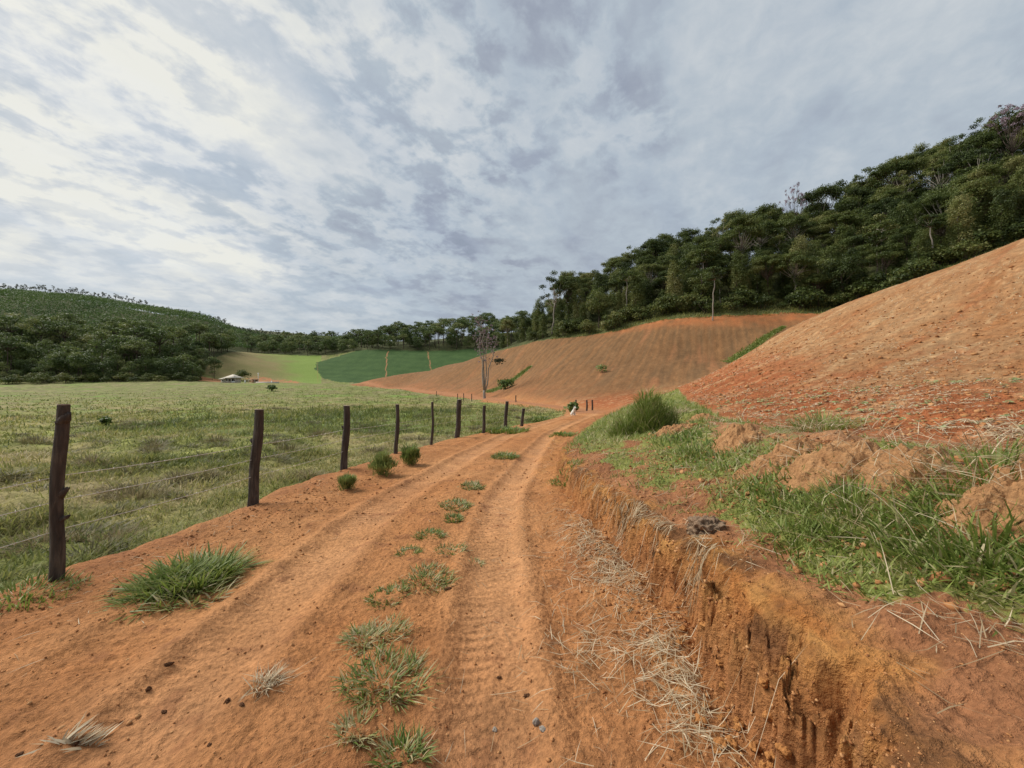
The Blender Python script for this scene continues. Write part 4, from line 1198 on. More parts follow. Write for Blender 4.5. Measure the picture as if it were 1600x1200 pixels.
def post_mesh(h, rad, seed, bend=0.0, bury=.25):
    g = np.random.default_rng(seed)
    sides, rings = 18, 42
    zz = np.concatenate([[-bury], np.linspace(-.05, h, rings-1)])
    th = np.linspace(0, 2*np.pi, sides, endpoint=False)
    Z, T = np.meshgrid(zz, th, indexing='ij')
    r = rad*(1.08-.14*(Z/h))*(1+.09*fbm(np.cos(T)*1.3+seed, Z*2.6+np.sin(T)*1.3, 3, seed)+.05*fbm(T*3, Z*.9, 3, seed+3)+.05*np.sin(Z*7+seed))
    ox = bend*np.sin(np.clip(Z/h, 0, 1)*np.pi)+.012*np.sin(Z*5+seed); oy = .010*np.sin(Z*4+seed*2)
    V = np.stack([ox+r*np.cos(T), oy+r*np.sin(T), Z], -1).reshape(-1, 3)
    i, j = np.meshgrid(np.arange(rings-1), np.arange(sides), indexing='ij'); k = (j+1) % sides
    Q = np.stack([i*sides+j, i*sides+k, (i+1)*sides+k, (i+1)*sides+j], -1).reshape(-1, 4)
    me = make_mesh('shaft', V, Q, M_POST)
    ring = V[-sides:]; c = ring.mean(0)
    tilt = .012*np.cos(th+seed)
    cap = np.concatenate([ring, ring*[1, 1, 1]*.0+c+(ring-c)*.97+np.stack([0*th, 0*th, .006+tilt*.3], 1), [c+[0, 0, .008]]])
    q = []
    for a in range(sides): q.append((a, (a+1) % sides, sides+(a+1) % sides, sides+a))
    for a in range(0, sides, 2): q.append((2*sides, sides+a, sides+(a+1) % sides, sides+(a+2) % sides))
    return me, make_mesh('cut_top', cap, np.array(q), M_CUT)

def knot_mesh(r0, L, seed):
    g = np.random.default_rng(seed)
    P = np.array([[-r0*.6, 0, -.05], [r0*.4, 0, 0], [r0*.4+L*.6, .005, .02], [r0*.4+L, .0, .035]])
    v, q, t = tube(P, [r0*1.1, r0, r0*.62, r0*.4], 9)
    v += g.normal(0, r0*.08, v.shape)
    return make_mesh('branch_stub', v, q, M_POST)

POSTS = []
ORD = ['thick dark post nearest the camera at the left, with two broken branch stubs', 'second fence post along the road, reddish and split near its top', 'third fence post along the road, straight and thick, beside the small low bush',
       'slim fence post just behind the light green round bush', 'thinnest greyish fence stake, past the two round bushes', 'thick leaning fence post standing where the grass patch begins',
       'slim short fence post behind the long grass patch', 'stout fence post at the far end of the grass patch', 'shortest split fence post at the bend of the road']
for (px, py, tpx, Y, h, dia), lab, sd in zip([(84, 905, 98, 3.16, 1.39, .125), (395, 785, 402, 5.44, 1.27, .145), (537, 733, 541.5, 7.9, 1.26, .14), (618.5, 709, 621, 10.0, 1.24, .10), (674.5, 694, 676, 11.8, 1.24, .075),
                                    (714, 683, 718, 14.0, 1.3, .17), (755, 677, 757, 15.4, 1.06, .12), (789, 668, 792, 18.2, 1.2, .16), (815, 665, 818, 19.3, .86, .15)], ORD, range(1, 10)):
    x = (px-800)/F*Y
    z = Hs(x, Y)
    ztop = CAM_H+(HZ-{1: 632, 2: 640, 3: 634, 4: 632, 5: 628, 6: 624, 7: 634, 8: 627, 9: 638}[sd])/F*Y
    h = ztop-z
    e = empty('fence_post', (x, Y, z))
    e.rotation_euler = (random.uniform(-.02, .02), (tpx-px)/F*Y/h, random.uniform(0, 0))
    tag(e, lab, 'fence post', 'fence posts along the dirt road')
    dia *= math.cos(math.atan((px-800)/F))
    a, b = post_mesh(h, dia/2, sd, bend=(.018 if sd == 1 else .01))
    obj('shaft', a, e); obj('cut_top', b, e)
    if sd == 1:
        for zz, L, r0, rz in ((.50*h, .035, .030, .2), (.345*h, .075, .024, -.1), (.93*h, .02, .035, .0)):
            o = obj('branch_stub', knot_mesh(r0, L, int(zz*100)), e, (dia/2-.012, 0, zz)); o.rotation_euler = (0, 0, rz)
    elif sd in (2, 3, 6):
        o = obj('branch_stub', knot_mesh(.022, .02, sd), e, (-dia/2+.01, 0, h*.66)); o.rotation_euler = (0, 0, math.pi)
    POSTS.append((x, Y, z, h))
# posts along the far path
FAR = [(917, 645, 627, 40, 'darker of two posts at the crest of the road'), (925.5, 643, 626, 42, 'lighter post just right of its darker twin at the crest'), (900, 641, 627, 43, 'dark post behind the white dog'),
       (806, 632, 621.5, 66, 'lone thin post of the far fence below the ploughed slope'), (737, 624, 615, 80, 'far thin post right under the bare tree'), (724.5, 623.5, 614.5, 84, 'far thin post just left of the bare tree'),
       (715, 622, 615, 88, 'far thin post beside the one left of the bare tree'), (682, 617, 611, 106, 'farthest thin post at the foot of the second slope')]
for i, (px, by, ty, Y, lab) in enumerate(FAR):
    x = (px-800)/F*Y; z = Hs(x, Y)
    h = max(1.1, CAM_H+(HZ-ty)/F*Y-z)
    h = min(h, 1.7)
    e = empty('fence_post', (x, Y, z)); tag(e, lab, 'fence post', 'posts of the far fence')
    a, b = post_mesh(h, .085, 30+i); obj('shaft', a, e); obj('cut_top', b, e)

def wire(fr, lab):
    pts = []
    px0 = POSTS[0]; px1 = POSTS[1]
    first = (px0[0]-.55, px0[1]-2.0, px0[2]-.05, px0[3])
    seq = [first]+POSTS
    P = []
    for k, (x, y, z, h) in enumerate(seq):
        P.append(np.array([x+.02, y+.075, z+min(h, 1.3)*fr]))
    out = []
    for a, b in zip(P[:-1], P[1:]):
        L = np.linalg.norm(b-a)
        for u in np.linspace(0, 1, 12, endpoint=False):
            out.append(a+(b-a)*u-np.array([0, 0, .02*L*4*u*(1-u)*.35]))
    out.append(P[-1])
    V, Q, T = [], [], 0
    v, q, _ = tube(out, [.0028]*len(out), 5)
    parts = [(v, q, np.zeros(len(v)))]
    # barbs
    out = np.array(out); s = np.concatenate([[0], np.cumsum(np.linalg.norm(np.diff(out, axis=0), axis=1))])
    for d in np.arange(.1, min(s[-1], 9.0), .13):
        c = np.array([np.interp(d, s, out[:, i]) for i in range(3)])
        for _ in range(2):
            dv = rng.normal(0, 1, 3); dv = dv/np.linalg.norm(dv)*.016
            v, q, _t = tube([c-dv, c+dv], [.0014, .0014], 4); parts.append((v, q, np.zeros(len(v))))
    V, Q, T = merge(parts)
    tag(obj('barbed_wire', make_mesh('barbed_wire', V, Q, M_WIRE)), lab, 'wire', 'barbed wires of the roadside fence')
wire(.62, 'highest of the three barbed wires strung along the roadside posts')
wire(.47, 'middle one of the three barbed wires strung along the roadside posts')
wire(.29, 'lowest of the three barbed wires strung along the roadside posts')

# ------------------------------------------------------------ bushes
def bush(px, py, Y, wpx, hpx, label, tint=.5, n=1500, name='round_bush', mat=None, leafy=.05, group=None, z=None, blade=True):
    x = (px-800)/F*Y; z = Hs(x, Y) if z is None else z
    w = wpx/F*Y/2*math.cos(math.atan((px-800)/F)); h = hpx/F*Y
    e = empty(name, (x, Y, z)); tag(e, label, 'bush', group)
    st = []
    for _ in range(9):
        a = U(0, 6.28, 1)[0]; q = U(.1, .6, 1)[0]*w
        st.append(limb((.15*w*math.cos(a), .15*w*math.sin(a), -.05), (q*math.cos(a), q*math.sin(a), h*.6), .012*h+.003, .004, .1, 4, 5))
    v, q, t = merge(st); obj('stem', make_mesh('stem', v, q, M_BARK), e)
    d = rng.normal(0, 1, (n, 3)); d /= np.linalg.norm(d, axis=1)[:, None]; d[:, 2] = np.where(rng.random(n) < .75, np.abs(d[:, 2]), d[:, 2])
    rr = rng.random(n)**.4
    bump = 1+.30*np.sin(d[:, 0]*4+px)*np.cos(d[:, 1]*5+py)+.20*np.sin(d[:, 2]*8+py)+.30*rng.random(n)**6
    p = d*rr[:, None]*bump[:, None]*np.array([w, w, h*.55])+[0, 0, h*.45]
    p[:, 2] = np.maximum(p[:, 2], .02)
    if blade:
        az = np.arctan2(d[:, 1], d[:, 0]); L = leafy*U(.5, 2.1, n)
        p[:, 2] = np.maximum(p[:, 2]-h*.12, .0)
        V, Q, T = blades(p[:, 0], p[:, 1], L, L*.15, az+rng.normal(0, .6, n), U(.1, .6, n), U(0, .3, n), tint+rng.normal(0, .14, n), z=p[:, 2], seg=2)
    else:
        V, Q, T = leaves(p, d+[0, 0, .3], leafy, tint+rng.normal(0, .14, n), .7)
    obj('foliage', make_mesh('foliage', V, Q, mat or M_LEAF_BUSH, True, dict(tint=T)), e)
    return e
def bush_px(px, py, wpx, hpx, label, **k):
    x, Y, z = ray_ground(px, py, y0=k.pop('y0', .8))
    return bush(px, py, Y, wpx, hpx, label, **k)
G_RB = 'round bushes on the left edge of the road'
bush_px(598, 742, 34, 32, 'light green round bush, largest of the three beside the fence', tint=.88, n=2800, group=G_RB, leafy=.055)
bush_px(641, 725, 27, 27, 'darker green round bush beside the fence, farthest of the three', tint=.7, n=2600, group=G_RB, leafy=.06)
bush_px(543, 764, 26, 22, 'smallest low green bush at the road edge, under the third post', tint=.76, group=G_RB, leafy=.045, n=2200)
bush_px(165, 664, 19, 13, 'small dark green bush standing in the open pasture', tint=.38, n=300, name='dark_bush', leafy=.20, blade=False)
bush_px(425, 611, 15, 9, 'dark round bush in front of the distant farmhouse', tint=.25, n=420, name='dark_bush', leafy=.5, blade=False)
bush_px(940, 582, 18, 13, 'lone leafy bush left in the middle of the second ploughed slope', tint=.7, n=170, name='field_bush', leafy=.30, blade=False, y0=45)
bush_px(895, 643, 17, 13, 'olive round bush just left of the dark post at the crest', tint=.6, n=400, name='olive_bush', leafy=.3, blade=False, y0=32)
for px, py, w, h, lab in ((680, 628, 30, 18, 'low dark weed patch in the pasture at the far fence'), (560, 640, 26, 10, 'dull tussock in the far middle of the pasture')):
    bush_px(px, py, w, h*.6, lab, tint=.4, n=420, name='weed_bush', leafy=.12)

# the tall tussock at the end of the shelf
def tall_tussock():
    x0, y0 = 3.0, 8.8
    parts = []
    for dx, dy, w, h, n in ((0, 0, .42, .98, 2900), (-.42, .2, .38, .5, 1300), (.38, .25, .40, .72, 1400)):
        d = rng.normal(0, 1, (n, 3)); d /= np.linalg.norm(d, axis=1)[:, None]; d[:, 2] = np.abs(d[:, 2])
        rr = rng.random(n)**.45
        x = x0+dx+d[:, 0]*rr*w; y = y0+dy+d[:, 1]*rr*w
        z = H(x, y)+np.maximum(d[:, 2]*rr*h-.12, 0)
        tint = U(.28, .72, n); tint = np.where(rng.random(n) < .12, U(.8, 1, n), tint)
        parts.append(blades(x, y, U(.14, .36, n), U(.008, .014, n), np.arctan2(d[:, 1], d[:, 0])+rng.normal(0, .8, n), U(.05, .55, n), U(.05, .6, n), tint, z=z, seg=3))
    blade_obj('tall_grass_tussock', parts, M_GRASS, 'tallest green grass tussock at the far end of the bank shelf', 'grass clump')
tall_tussock()
for px, py, rad, hg, n, tn, lab in ((1285, 672, .45, .30, 420, .62, 'feathery yellowish tuft on the berm before the ploughed field'), (1560, 745, .5, .22, 420, .5, 'green tuft on top of the right hand earth mound'),
                         (1085, 712, .3, .2, 260, .6, 'pale green tuft below the straw topped mound'), (1540, 850, .42, .20, 620, .5, 'long bladed dark green clump at the right edge of the shelf'),
                         (1340, 800, .45, .19, 600, .52, 'dense long green clump in front of the large bare mound'), (1250, 850, .25, .14, 260, .5, 'light green low clump in the middle of the shelf')):
    x0, y0, _ = ray_ground(px, py)
    tussock('shelf_tussock', x0, y0, rad*.8, hg, n, tn, M_GRASS, lab, 'grass clump', 'grass clumps on the bank shelf', droop=.7)
# brownish tussocks in the pasture
for px, py, rad, hg, lab in ((215, 775, .75, .30, 'widest brown tussock in the pasture, between the first two posts'), (278, 752, .38, .30, 'dark round tussock in the pasture right of the widest one'), (325, 748, .30, .30, 'thin stalky tussock left of the second post'),
                             (185, 842, .42, .22, 'reddish dry tussock at the foot of the verge near the first post'), (585, 708, .55, .35, 'dark brown tussock behind the fence between third and fourth posts'), (480, 745, .45, .3, 'dry brown tussock left of the third post'),
                             (70, 850, .55, .25, 'grey straw heap of a tussock just behind the nearest post'), (240, 700, .55, .3, 'brown tussock in the pasture above the wire'), (320, 720, .4, .3, 'green brown tussock halfway to the second post'),
                             (140, 725, .5, .3, 'faded tussock right of the nearest post'), (455, 705, .6, .35, 'wide grey green tussock beyond the second post'), (60, 690, .7, .35, 'olive tussock left of the nearest post'),
                             (340, 690, .6, .35, 'low brown tussock left of the second post top'), (500, 680, .8, .4, 'broad dull tussock in the middle pasture'), (200, 665, .9, .4, 'grey brown tussock farther out in the pasture'), (30, 655, 1.0, .4, 'brown tussock far out at the left edge of the pasture')):
    x0, y0, _ = ray_ground(px, py)
    tn = .82 if any(w in lab for w in ('dry', 'straw', 'faded')) else .6
    tussock('pasture_tussock', x0, y0, rad*.7, hg, int(500*max(.6, rad)), tn, M_TUSS, lab, 'tussock', 'tussocks in the pasture', droop=.8)

def small_tussocks():
    meshes = []
    for k in range(5):
        n = 260; rad = .30; a = U(0, 6.283, n); q = np.sqrt(rng.random(n))*rad
        v, qd, t = blades(q*np.cos(a), q*np.sin(a), U(.12, .30, n), U(.008, .016, n), np.where(rng.random(n) < .75, a, U(0, 6.283, n)), np.clip(q/rad*.6+rng.normal(.1, .15, n), 0, .95), U(.1, .6, n), U(.1, .7, n), z=np.zeros(n), seg=3)
        meshes.append(make_mesh('tussock', v, qd, M_TUSS, True, dict(tint=t)))
    n = 900; r = np.exp(U(math.log(6), math.log(70), n)); a = U(R(-58), R(4), n); x = r*np.sin(a); y = r*np.cos(a)
    f = fields(x, y); ok = (f['tL'] > 1.0)&(f['left'] > .9)&(fbm(x*.15, y*.15, 2, 601) > -.15); x, y, z = x[ok], y[ok], f['z'][ok]
    idx = spread(list(zip(x, y)), .9)[:150]
    for i in idx:
        o = obj('small_tussock', random.choice(meshes), loc=(x[i], y[i], z[i]-.02)); o.rotation_euler = (0, 0, random.uniform(0, 6.28))
        s = random.uniform(.5, 1.5)*np.interp(y[i], [6, 40], [.8, 1.6]); o.scale = (s*random.uniform(.9, 1.6), s, s*random.uniform(.6, 1.0))
        tag(o, 'small brownish tussock scattered in the open pasture', 'tussock', 'small tussocks scattered in the pasture')
small_tussocks()

# ------------------------------------------------------------ earth: mounds, clods, stones
M_EARTH = None
def earth_material(name, c0, c1, sc=6.0, disp=.05):
    m, nt, out = new_mat(name)
    P = node(nt, 'ShaderNodeTexCoord').outputs['Object']
    n1 = noise_tex(nt, P, sc, 8, .65); n2 = noise_tex(nt, P, sc*7, 5, .65)
    c = ramp(nt, n1, [(0.3, c0), (0.7, c1)])
    c = mixc(nt, 1.0, c, ramp(nt, n2, [(0.25, .55), (.5, 1.0), (.75, 1.3)]), 'MULTIPLY')
    bs = node(nt, 'ShaderNodeBsdfPrincipled'); nt.links.new(c, bs.inputs['Base Color']); bs.inputs['Roughness'].default_value = .95; bs.inputs['Specular IOR Level'].default_value = .15
    h = math_node(nt, 'ADD', n1, math_node(nt, 'MULTIPLY', n2, .35))
    bp = node(nt, 'ShaderNodeBump'); bp.inputs['Distance'].default_value = disp; nt.links.new(h, bp.inputs['Height']); nt.links.new(bp.outputs[0], bs.inputs['Normal'])
    nt.links.new(bs.outputs[0], out.inputs['Surface'])
    return m
M_EARTH = earth_material('spoil_earth', (.26, .125, .052), (.47, .26, .12))
M_CLOD = earth_material('bank_clod', (.34, .14, .044), (.49, .235, .08), 14, .02)
M_DUNG = earth_material('dark_clod', (.07, .032, .016), (.16, .075, .035), 25, .01)
M_STONE = earth_material('grey_stone', (.20, .17, .14), (.36, .31, .26), 22, .006)
M_LICHEN = earth_material('weathered_clod', (.15, .09, .055), (.33, .23, .15), 18, .02)

def ball(nu, nv):
    u = np.linspace(0, 2*np.pi, nu, endpoint=False); v = np.linspace(-np.pi/2, np.pi/2, nv)
    A, B = np.meshgrid(u, v)
    d = np.stack([np.cos(A)*np.cos(B), np.sin(A)*np.cos(B), np.sin(B)], -1).reshape(-1, 3)
    i, j = np.meshgrid(np.arange(nv-1), np.arange(nu), indexing='ij'); k = (j+1) % nu
    Q = np.stack([i*nu+j, i*nu+k, (i+1)*nu+k, (i+1)*nu+j], -1).reshape(-1, 4)
    return d, Q
def lump(rad, seed, amp=.35, fine=.12, nu=56, nv=36):
    d, Q = ball(nu, nv)
    return lump3(d, rad, seed, amp, fine), Q
def noise3(d, f, s):
    return (fbm(d[:, 0]*f+s, d[:, 1]*f, 2, s)+fbm(d[:, 1]*f, d[:, 2]*f+s, 2, s+3)+fbm(d[:, 2]*f-s, d[:, 0]*f, 2, s+6))/1.7
def lump3(d, rad, seed, amp, fine):
    return d*np.array(rad)*(1+amp*noise3(d, 1.3, seed)+fine*noise3(d, 4.5, seed+11)+.5*fine*noise3(d, 11, seed+21))[:, None]

def rock(name, px, py, rad, seed, mat, label, cat, group=None, sink=.35, amp=.35, fine=.12, rz=None, xy=None, res=(56, 36)):
    if xy is None: x, y, z = ray_ground(px, py)
    else: x, y = xy; z = Hs(x, y)
    V, Q = lump(rad, seed, amp, fine, *res)
    o = obj(name, make_mesh(name, V, Q, mat), loc=(x, y, z+rad[2]*(1-2*sink)))
    o.rotation_euler = (0, 0, random.uniform(0, 6.28) if rz is None else rz)
    return tag(o, label, cat, group)

def mound_mesh(a, b, h, seed):
    n = 110
    g = np.linspace(-1.15, 1.15, n)
    X, Y = np.meshgrid(g, g); X = X.ravel(); Y = Y.ravel()
    wob = 1+.30*fbm(X*1.3+seed, Y*1.3, 3, seed)
    q = np.sqrt(X*X+Y*Y)/wob
    x = X*a; y = Y*b
    dome = np.clip(1-q*q, 0, 1)**1.1
    z = h*dome*(1+.45*fbm(x*3.2+seed, y*3.2, 3, seed+1)) + dome**.6*(.05*fbm(x*7+.4*y, y*7+seed, 4, seed+2)+.020*fbm(x*19, y*26, 3, seed+3)+.010*perlin(x*70, y*70, seed+4)) - .14*sm(.8, 1.1, q)
    # crumbling sides
    z = z - .05*sm(.45, .9, q)*np.abs(fbm(x*7, y*7, 2, seed+6))
    V = np.stack([x, y, z], 1)
    i, j = np.meshgrid(np.arange(n-1), np.arange(n-1), indexing='ij')
    Q = np.stack([i*n+j, i*n+j+1, (i+1)*n+j+1, (i+1)*n+j], -1).reshape(-1, 4)
    Q = Q[(q[Q].min(1) < 1.06)]
    us, inv = np.unique(Q, return_inverse=True)
    return V[us], inv.reshape(-1, 4)
def mound(px, py, rad, seed, mat, label, group, rz):
    x, y, z = ray_ground(px, py)
    V, Q = mound_mesh(rad[0], rad[1], rad[2], seed)
    # settle it on the slope
    c, s_ = math.cos(rz), math.sin(rz)
    wx = x+V[:, 0]*c-V[:, 1]*s_; wy = y+V[:, 0]*s_+V[:, 1]*c
    V[:, 2] += (H(wx, wy)-z)*.9 - .02
    o = obj('earth_mound', make_mesh('earth_mound', V, Q, mat), loc=(x, y, z)); o.rotation_euler = (0, 0, rz)
    return tag(o, label, 'mound', group)
G_M = 'mounds of dug earth along the berm'
for i, (px, py, rad, lab, mat) in enumerate([
        (1050, 678, (.46, .34, .16), 'straw topped earth mound beside the tall green tussock', M_EARTH),
        (1100, 655, (.55, .42, .17), 'orange earth mound farthest along the berm', M_EARTH),
        (1150, 690, (.42, .34, .2), 'small reddish mound between straw and grass', M_EARTH),
        (1215, 722, (.46, .30, .14), 'mound of crumbly earth left of the largest one', M_EARTH),
        (1300, 728, (.54, .34, .15), 'largest bare crumbly mound of the berm', M_EARTH),
        (1410, 742, (.50, .30, .13), 'low tan mound sloping to the right of the largest one', M_EARTH),
        (1560, 820, (.32, .26, .17), 'dark boulder-like mound under hanging straw at the right edge', M_EARTH),
        (1640, 800, (.4, .36, .2), 'rounded mound at the right border, beside the boulder-like one', M_EARTH)]):
    mound(px, py, rad, 50+i, mat, lab, G_M, .25+.3*(i % 3))
rock('root_clod', 1103, 832, (.13, .11, .085), 71, M_LICHEN, 'grey brown weathered root clod perched on the bank rim', 'clod', sink=.4, amp=.25, fine=.22, res=(90, 56))

def mound_straw():
    parts = []
    for (px, py, sx, n, L) in ((1040, 662, .30, 520, .34), (1560, 770, .38, 420, .22), (1300, 690, .5, 300, .18), (1230, 700, .4, 260, .17), (1420, 715, .5, 200, .18), (1180, 668, .6, 260, .22), (1500, 760, .5, 220, .18)):
        x0, y0, _ = ray_ground(px, py)
        x = x0+rng.normal(0, sx, n); y = y0+rng.normal(0, sx*.7, n)
        zz = H(x, y)+.17*np.exp(-((x-x0)**2+(y-y0)**2)/(sx*1.1)**2)+.03
        parts.append(blades(x, y, L*U(.4, 1.2, n), U(.003, .006, n)*max(1, y0/4), U(0, 6.283, n), U(.5, .98, n), U(.1, .6, n), U(.2, 1, n), z=zz, seg=4))
    blade_obj('mound_straw', parts, M_STRAW, 'dry straw tangled over the earth mounds', 'straw', kind='stuff')
mound_straw()

for px, py, rad, lab in ((262, 1040, (.030, .016, .012), 'flat long dark clod on the left wheel track'), (232, 1078, (.016, .014, .012), 'small dark clod below the flat long one'), (256, 1114, (.017, .013, .011), 'small dark clod nearer the lower left corner'),
                         (356, 1096, (.016, .014, .013), 'dark clod left of the dead grass tuft'), (378, 1103, (.018, .012, .009), 'brown crumbled clod touching the dark one by the dead tuft'), (30, 1180, (.016, .012, .009), 'dark flat clod in the lower left corner'),
                         (120, 1162, (.016, .012, .010), 'dark clod beside the dry leafy twig'), (327, 1165, (.012, .010, .008), 'tiny dark clod at the bottom of the left track'), (780, 1060, (.016, .010, .008), 'dark twig like clod on the right track'),
                         (823, 1088, (.018, .014, .010), 'dark broken clod above the grey stone'), (700, 920, (.03, .018, .012), 'dark clod beside the broad tuft'), (572, 1033, (.014, .011, .009), 'dark round clod left of the largest tuft')):
    rock('soil_clod', px, py, (rad[0]*.8, rad[1]*.7, rad[2]*.65), int(px), M_DUNG, lab, 'clod', 'dark clods lying on the road', sink=.3, amp=.55, fine=.3, res=(28, 18))
for px, py, rad, lab in ((838, 1132, (.016, .012, .017), 'upright grey stone on the right wheel track'), (848, 1142, (.016, .012, .008), 'dark flat stone touching the upright grey one'), (773, 1142, (.012, .010, .008), 'small brown stone left of the grey one')):
    rock('stone', px, py, rad, int(px)+3, M_STONE, lab, 'stone', 'stones on the road', sink=.2, res=(28, 18))
for i, (px, py, rad, lab) in enumerate([(1095, 1128, (.035, .03, .026), 'orange clod at the left edge of the rubble'),
                         (1125, 1165, (.035, .03, .024), 'orange clod low in the rubble below the bank'), (1200, 1130, (.025, .022, .02), 'pale clod in the middle of the rubble'), (1225, 1175, (.028, .024, .02), 'clod near the bottom edge below the bank'),
                         (1195, 1070, (.03, .022, .02), 'clod resting at the upper end of the rubble')]):
    rock('bank_clod', px, py, (rad[0]*.8, rad[1]*.8, rad[2]*.8), 80+i, M_CLOD, lab, 'clod', 'larger clods fallen from the bank', sink=.42, res=(32, 20))

for i in range(40):
    yy = math.exp(random.uniform(math.log(1.15), math.log(3.0))); xx = float(XR(yy))-abs(random.gauss(0, .13))+.02
    r0 = random.choice([.014, .018, .022, .028])*random.uniform(.8, 1.2)
    rock('rubble_clod', 0, 0, (r0, r0*random.uniform(.7, 1), r0*random.uniform(.6, .9)), 200+i, M_CLOD, 'orange clod in the rubble at the foot of the cut bank', 'clod', 'clods in the rubble below the bank', sink=.25, amp=.45, fine=.3, xy=(xx, yy), res=(26, 16))

# crumbs of earth over road, bank foot and fields: nobody could count them
def crumbs():
    d, Q = ball(6, 4)
    def put(x, y, s):
        f = H(x, y); n = len(x)
        a = U(0, 6.283, n); sc = np.stack([s*U(.7, 1.4, n), s*U(.7, 1.2, n), s*U(.5, .9, n)], 1)
        v = d[None]*sc[:, None]*(1+.32*rng.normal(0, 1, (n, len(d), 1)).clip(-1.2, 1.2))
        c, sn = np.cos(a)[:, None], np.sin(a)[:, None]
        V = np.stack([v[:, :, 0]*c-v[:, :, 1]*sn+x[:, None], v[:, :, 0]*sn+v[:, :, 1]*c+y[:, None], v[:, :, 2]+f[:, None]+s[:, None]*.25], -1)
        q = (np.arange(n)[:, None, None]*len(d)+Q[None]).reshape(-1, 4)
        return V.reshape(-1, 3), q, np.repeat(rng.random(n), len(d))
    parts = []
    n = 2600; y = np.exp(U(math.log(1.0), math.log(4.2), n)); x = XR(y)-np.abs(rng.normal(0, .26, n))+.1
    parts.append(put(x, y, np.exp(rng.normal(math.log(.005), .5, n)).clip(.0025, .012)*np.clip(y/2.2, .6, 1.3)))
    n = 3500; y = np.exp(U(math.log(1.1), math.log(9), n)); x = U(-3.4, 1.0, n); k = (x > XL(y))&(x < XR(y)); x, y = x[k], y[k]
    parts.append(put(x, y, np.exp(rng.normal(math.log(.0035), .5, len(x))).clip(.002, .013)*np.clip(y/3, 1, 2)))
    n = 1200; y = np.exp(U(math.log(1.1), math.log(7), n)); x = XL(y)+np.abs(rng.normal(0, .7, n))
    parts.append(put(x, y, np.exp(rng.normal(math.log(.0045), .5, n)).clip(.002, .013)*np.clip(y/3, 1, 2)))
    n = 2600; y = np.exp(U(math.log(1.0), math.log(9), n)); x = XR(y)+U(.15, 1.6, n)
    parts.append(put(x, y, np.exp(rng.normal(math.log(.0045), .5, n)).clip(.002, .010)*np.clip(y/2.6, .5, 2)))
    # clods turned up by the plough
    n = 15000; r = np.exp(U(math.log(4), math.log(44), n)); a = U(R(15), R(62), n); x = r*np.sin(a); y = r*np.cos(a)
    f = fields(x, y); k = f['infield'] > .9; x, y, r = x[k], y[k], r[k]
    parts.append(put(x, y, np.exp(rng.normal(math.log(.011), .5, len(x))).clip(.006, .045)*np.clip(r/9, 1, 2.8)))
    for o in [o for o in col.objects if o.name.startswith('earth_mound')]:
        n = 420; a = U(0, 6.283, n); q = .12+np.abs(rng.normal(0, .30, n))
        parts.append(put(o.location.x+q*1.2*np.cos(a), o.location.y+q*np.sin(a), np.exp(rng.normal(math.log(.011), .55, n)).clip(.004, .035)))
    V, Q2, T = merge(parts)
    m, nt, out = new_mat('loose_earth')
    c = ramp(nt, attr(nt, 'tint').outputs['Fac'], [(0.0, (.25, .095, .03)), (.5, (.38, .17, .06)), (1.0, (.48, .26, .11))])
    b = node(nt, 'ShaderNodeBsdfPrincipled'); nt.links.new(c, b.inputs['Base Color']); b.inputs['Roughness'].default_value = .95; nt.links.new(b.outputs[0], out.inputs['Surface'])
    tag(obj('earth_crumbs', make_mesh('earth_crumbs', V, Q2, m, False, dict(tint=T))), 'loose crumbs of orange earth on road, bank and field', 'earth crumbs', kind='stuff')
crumbs()

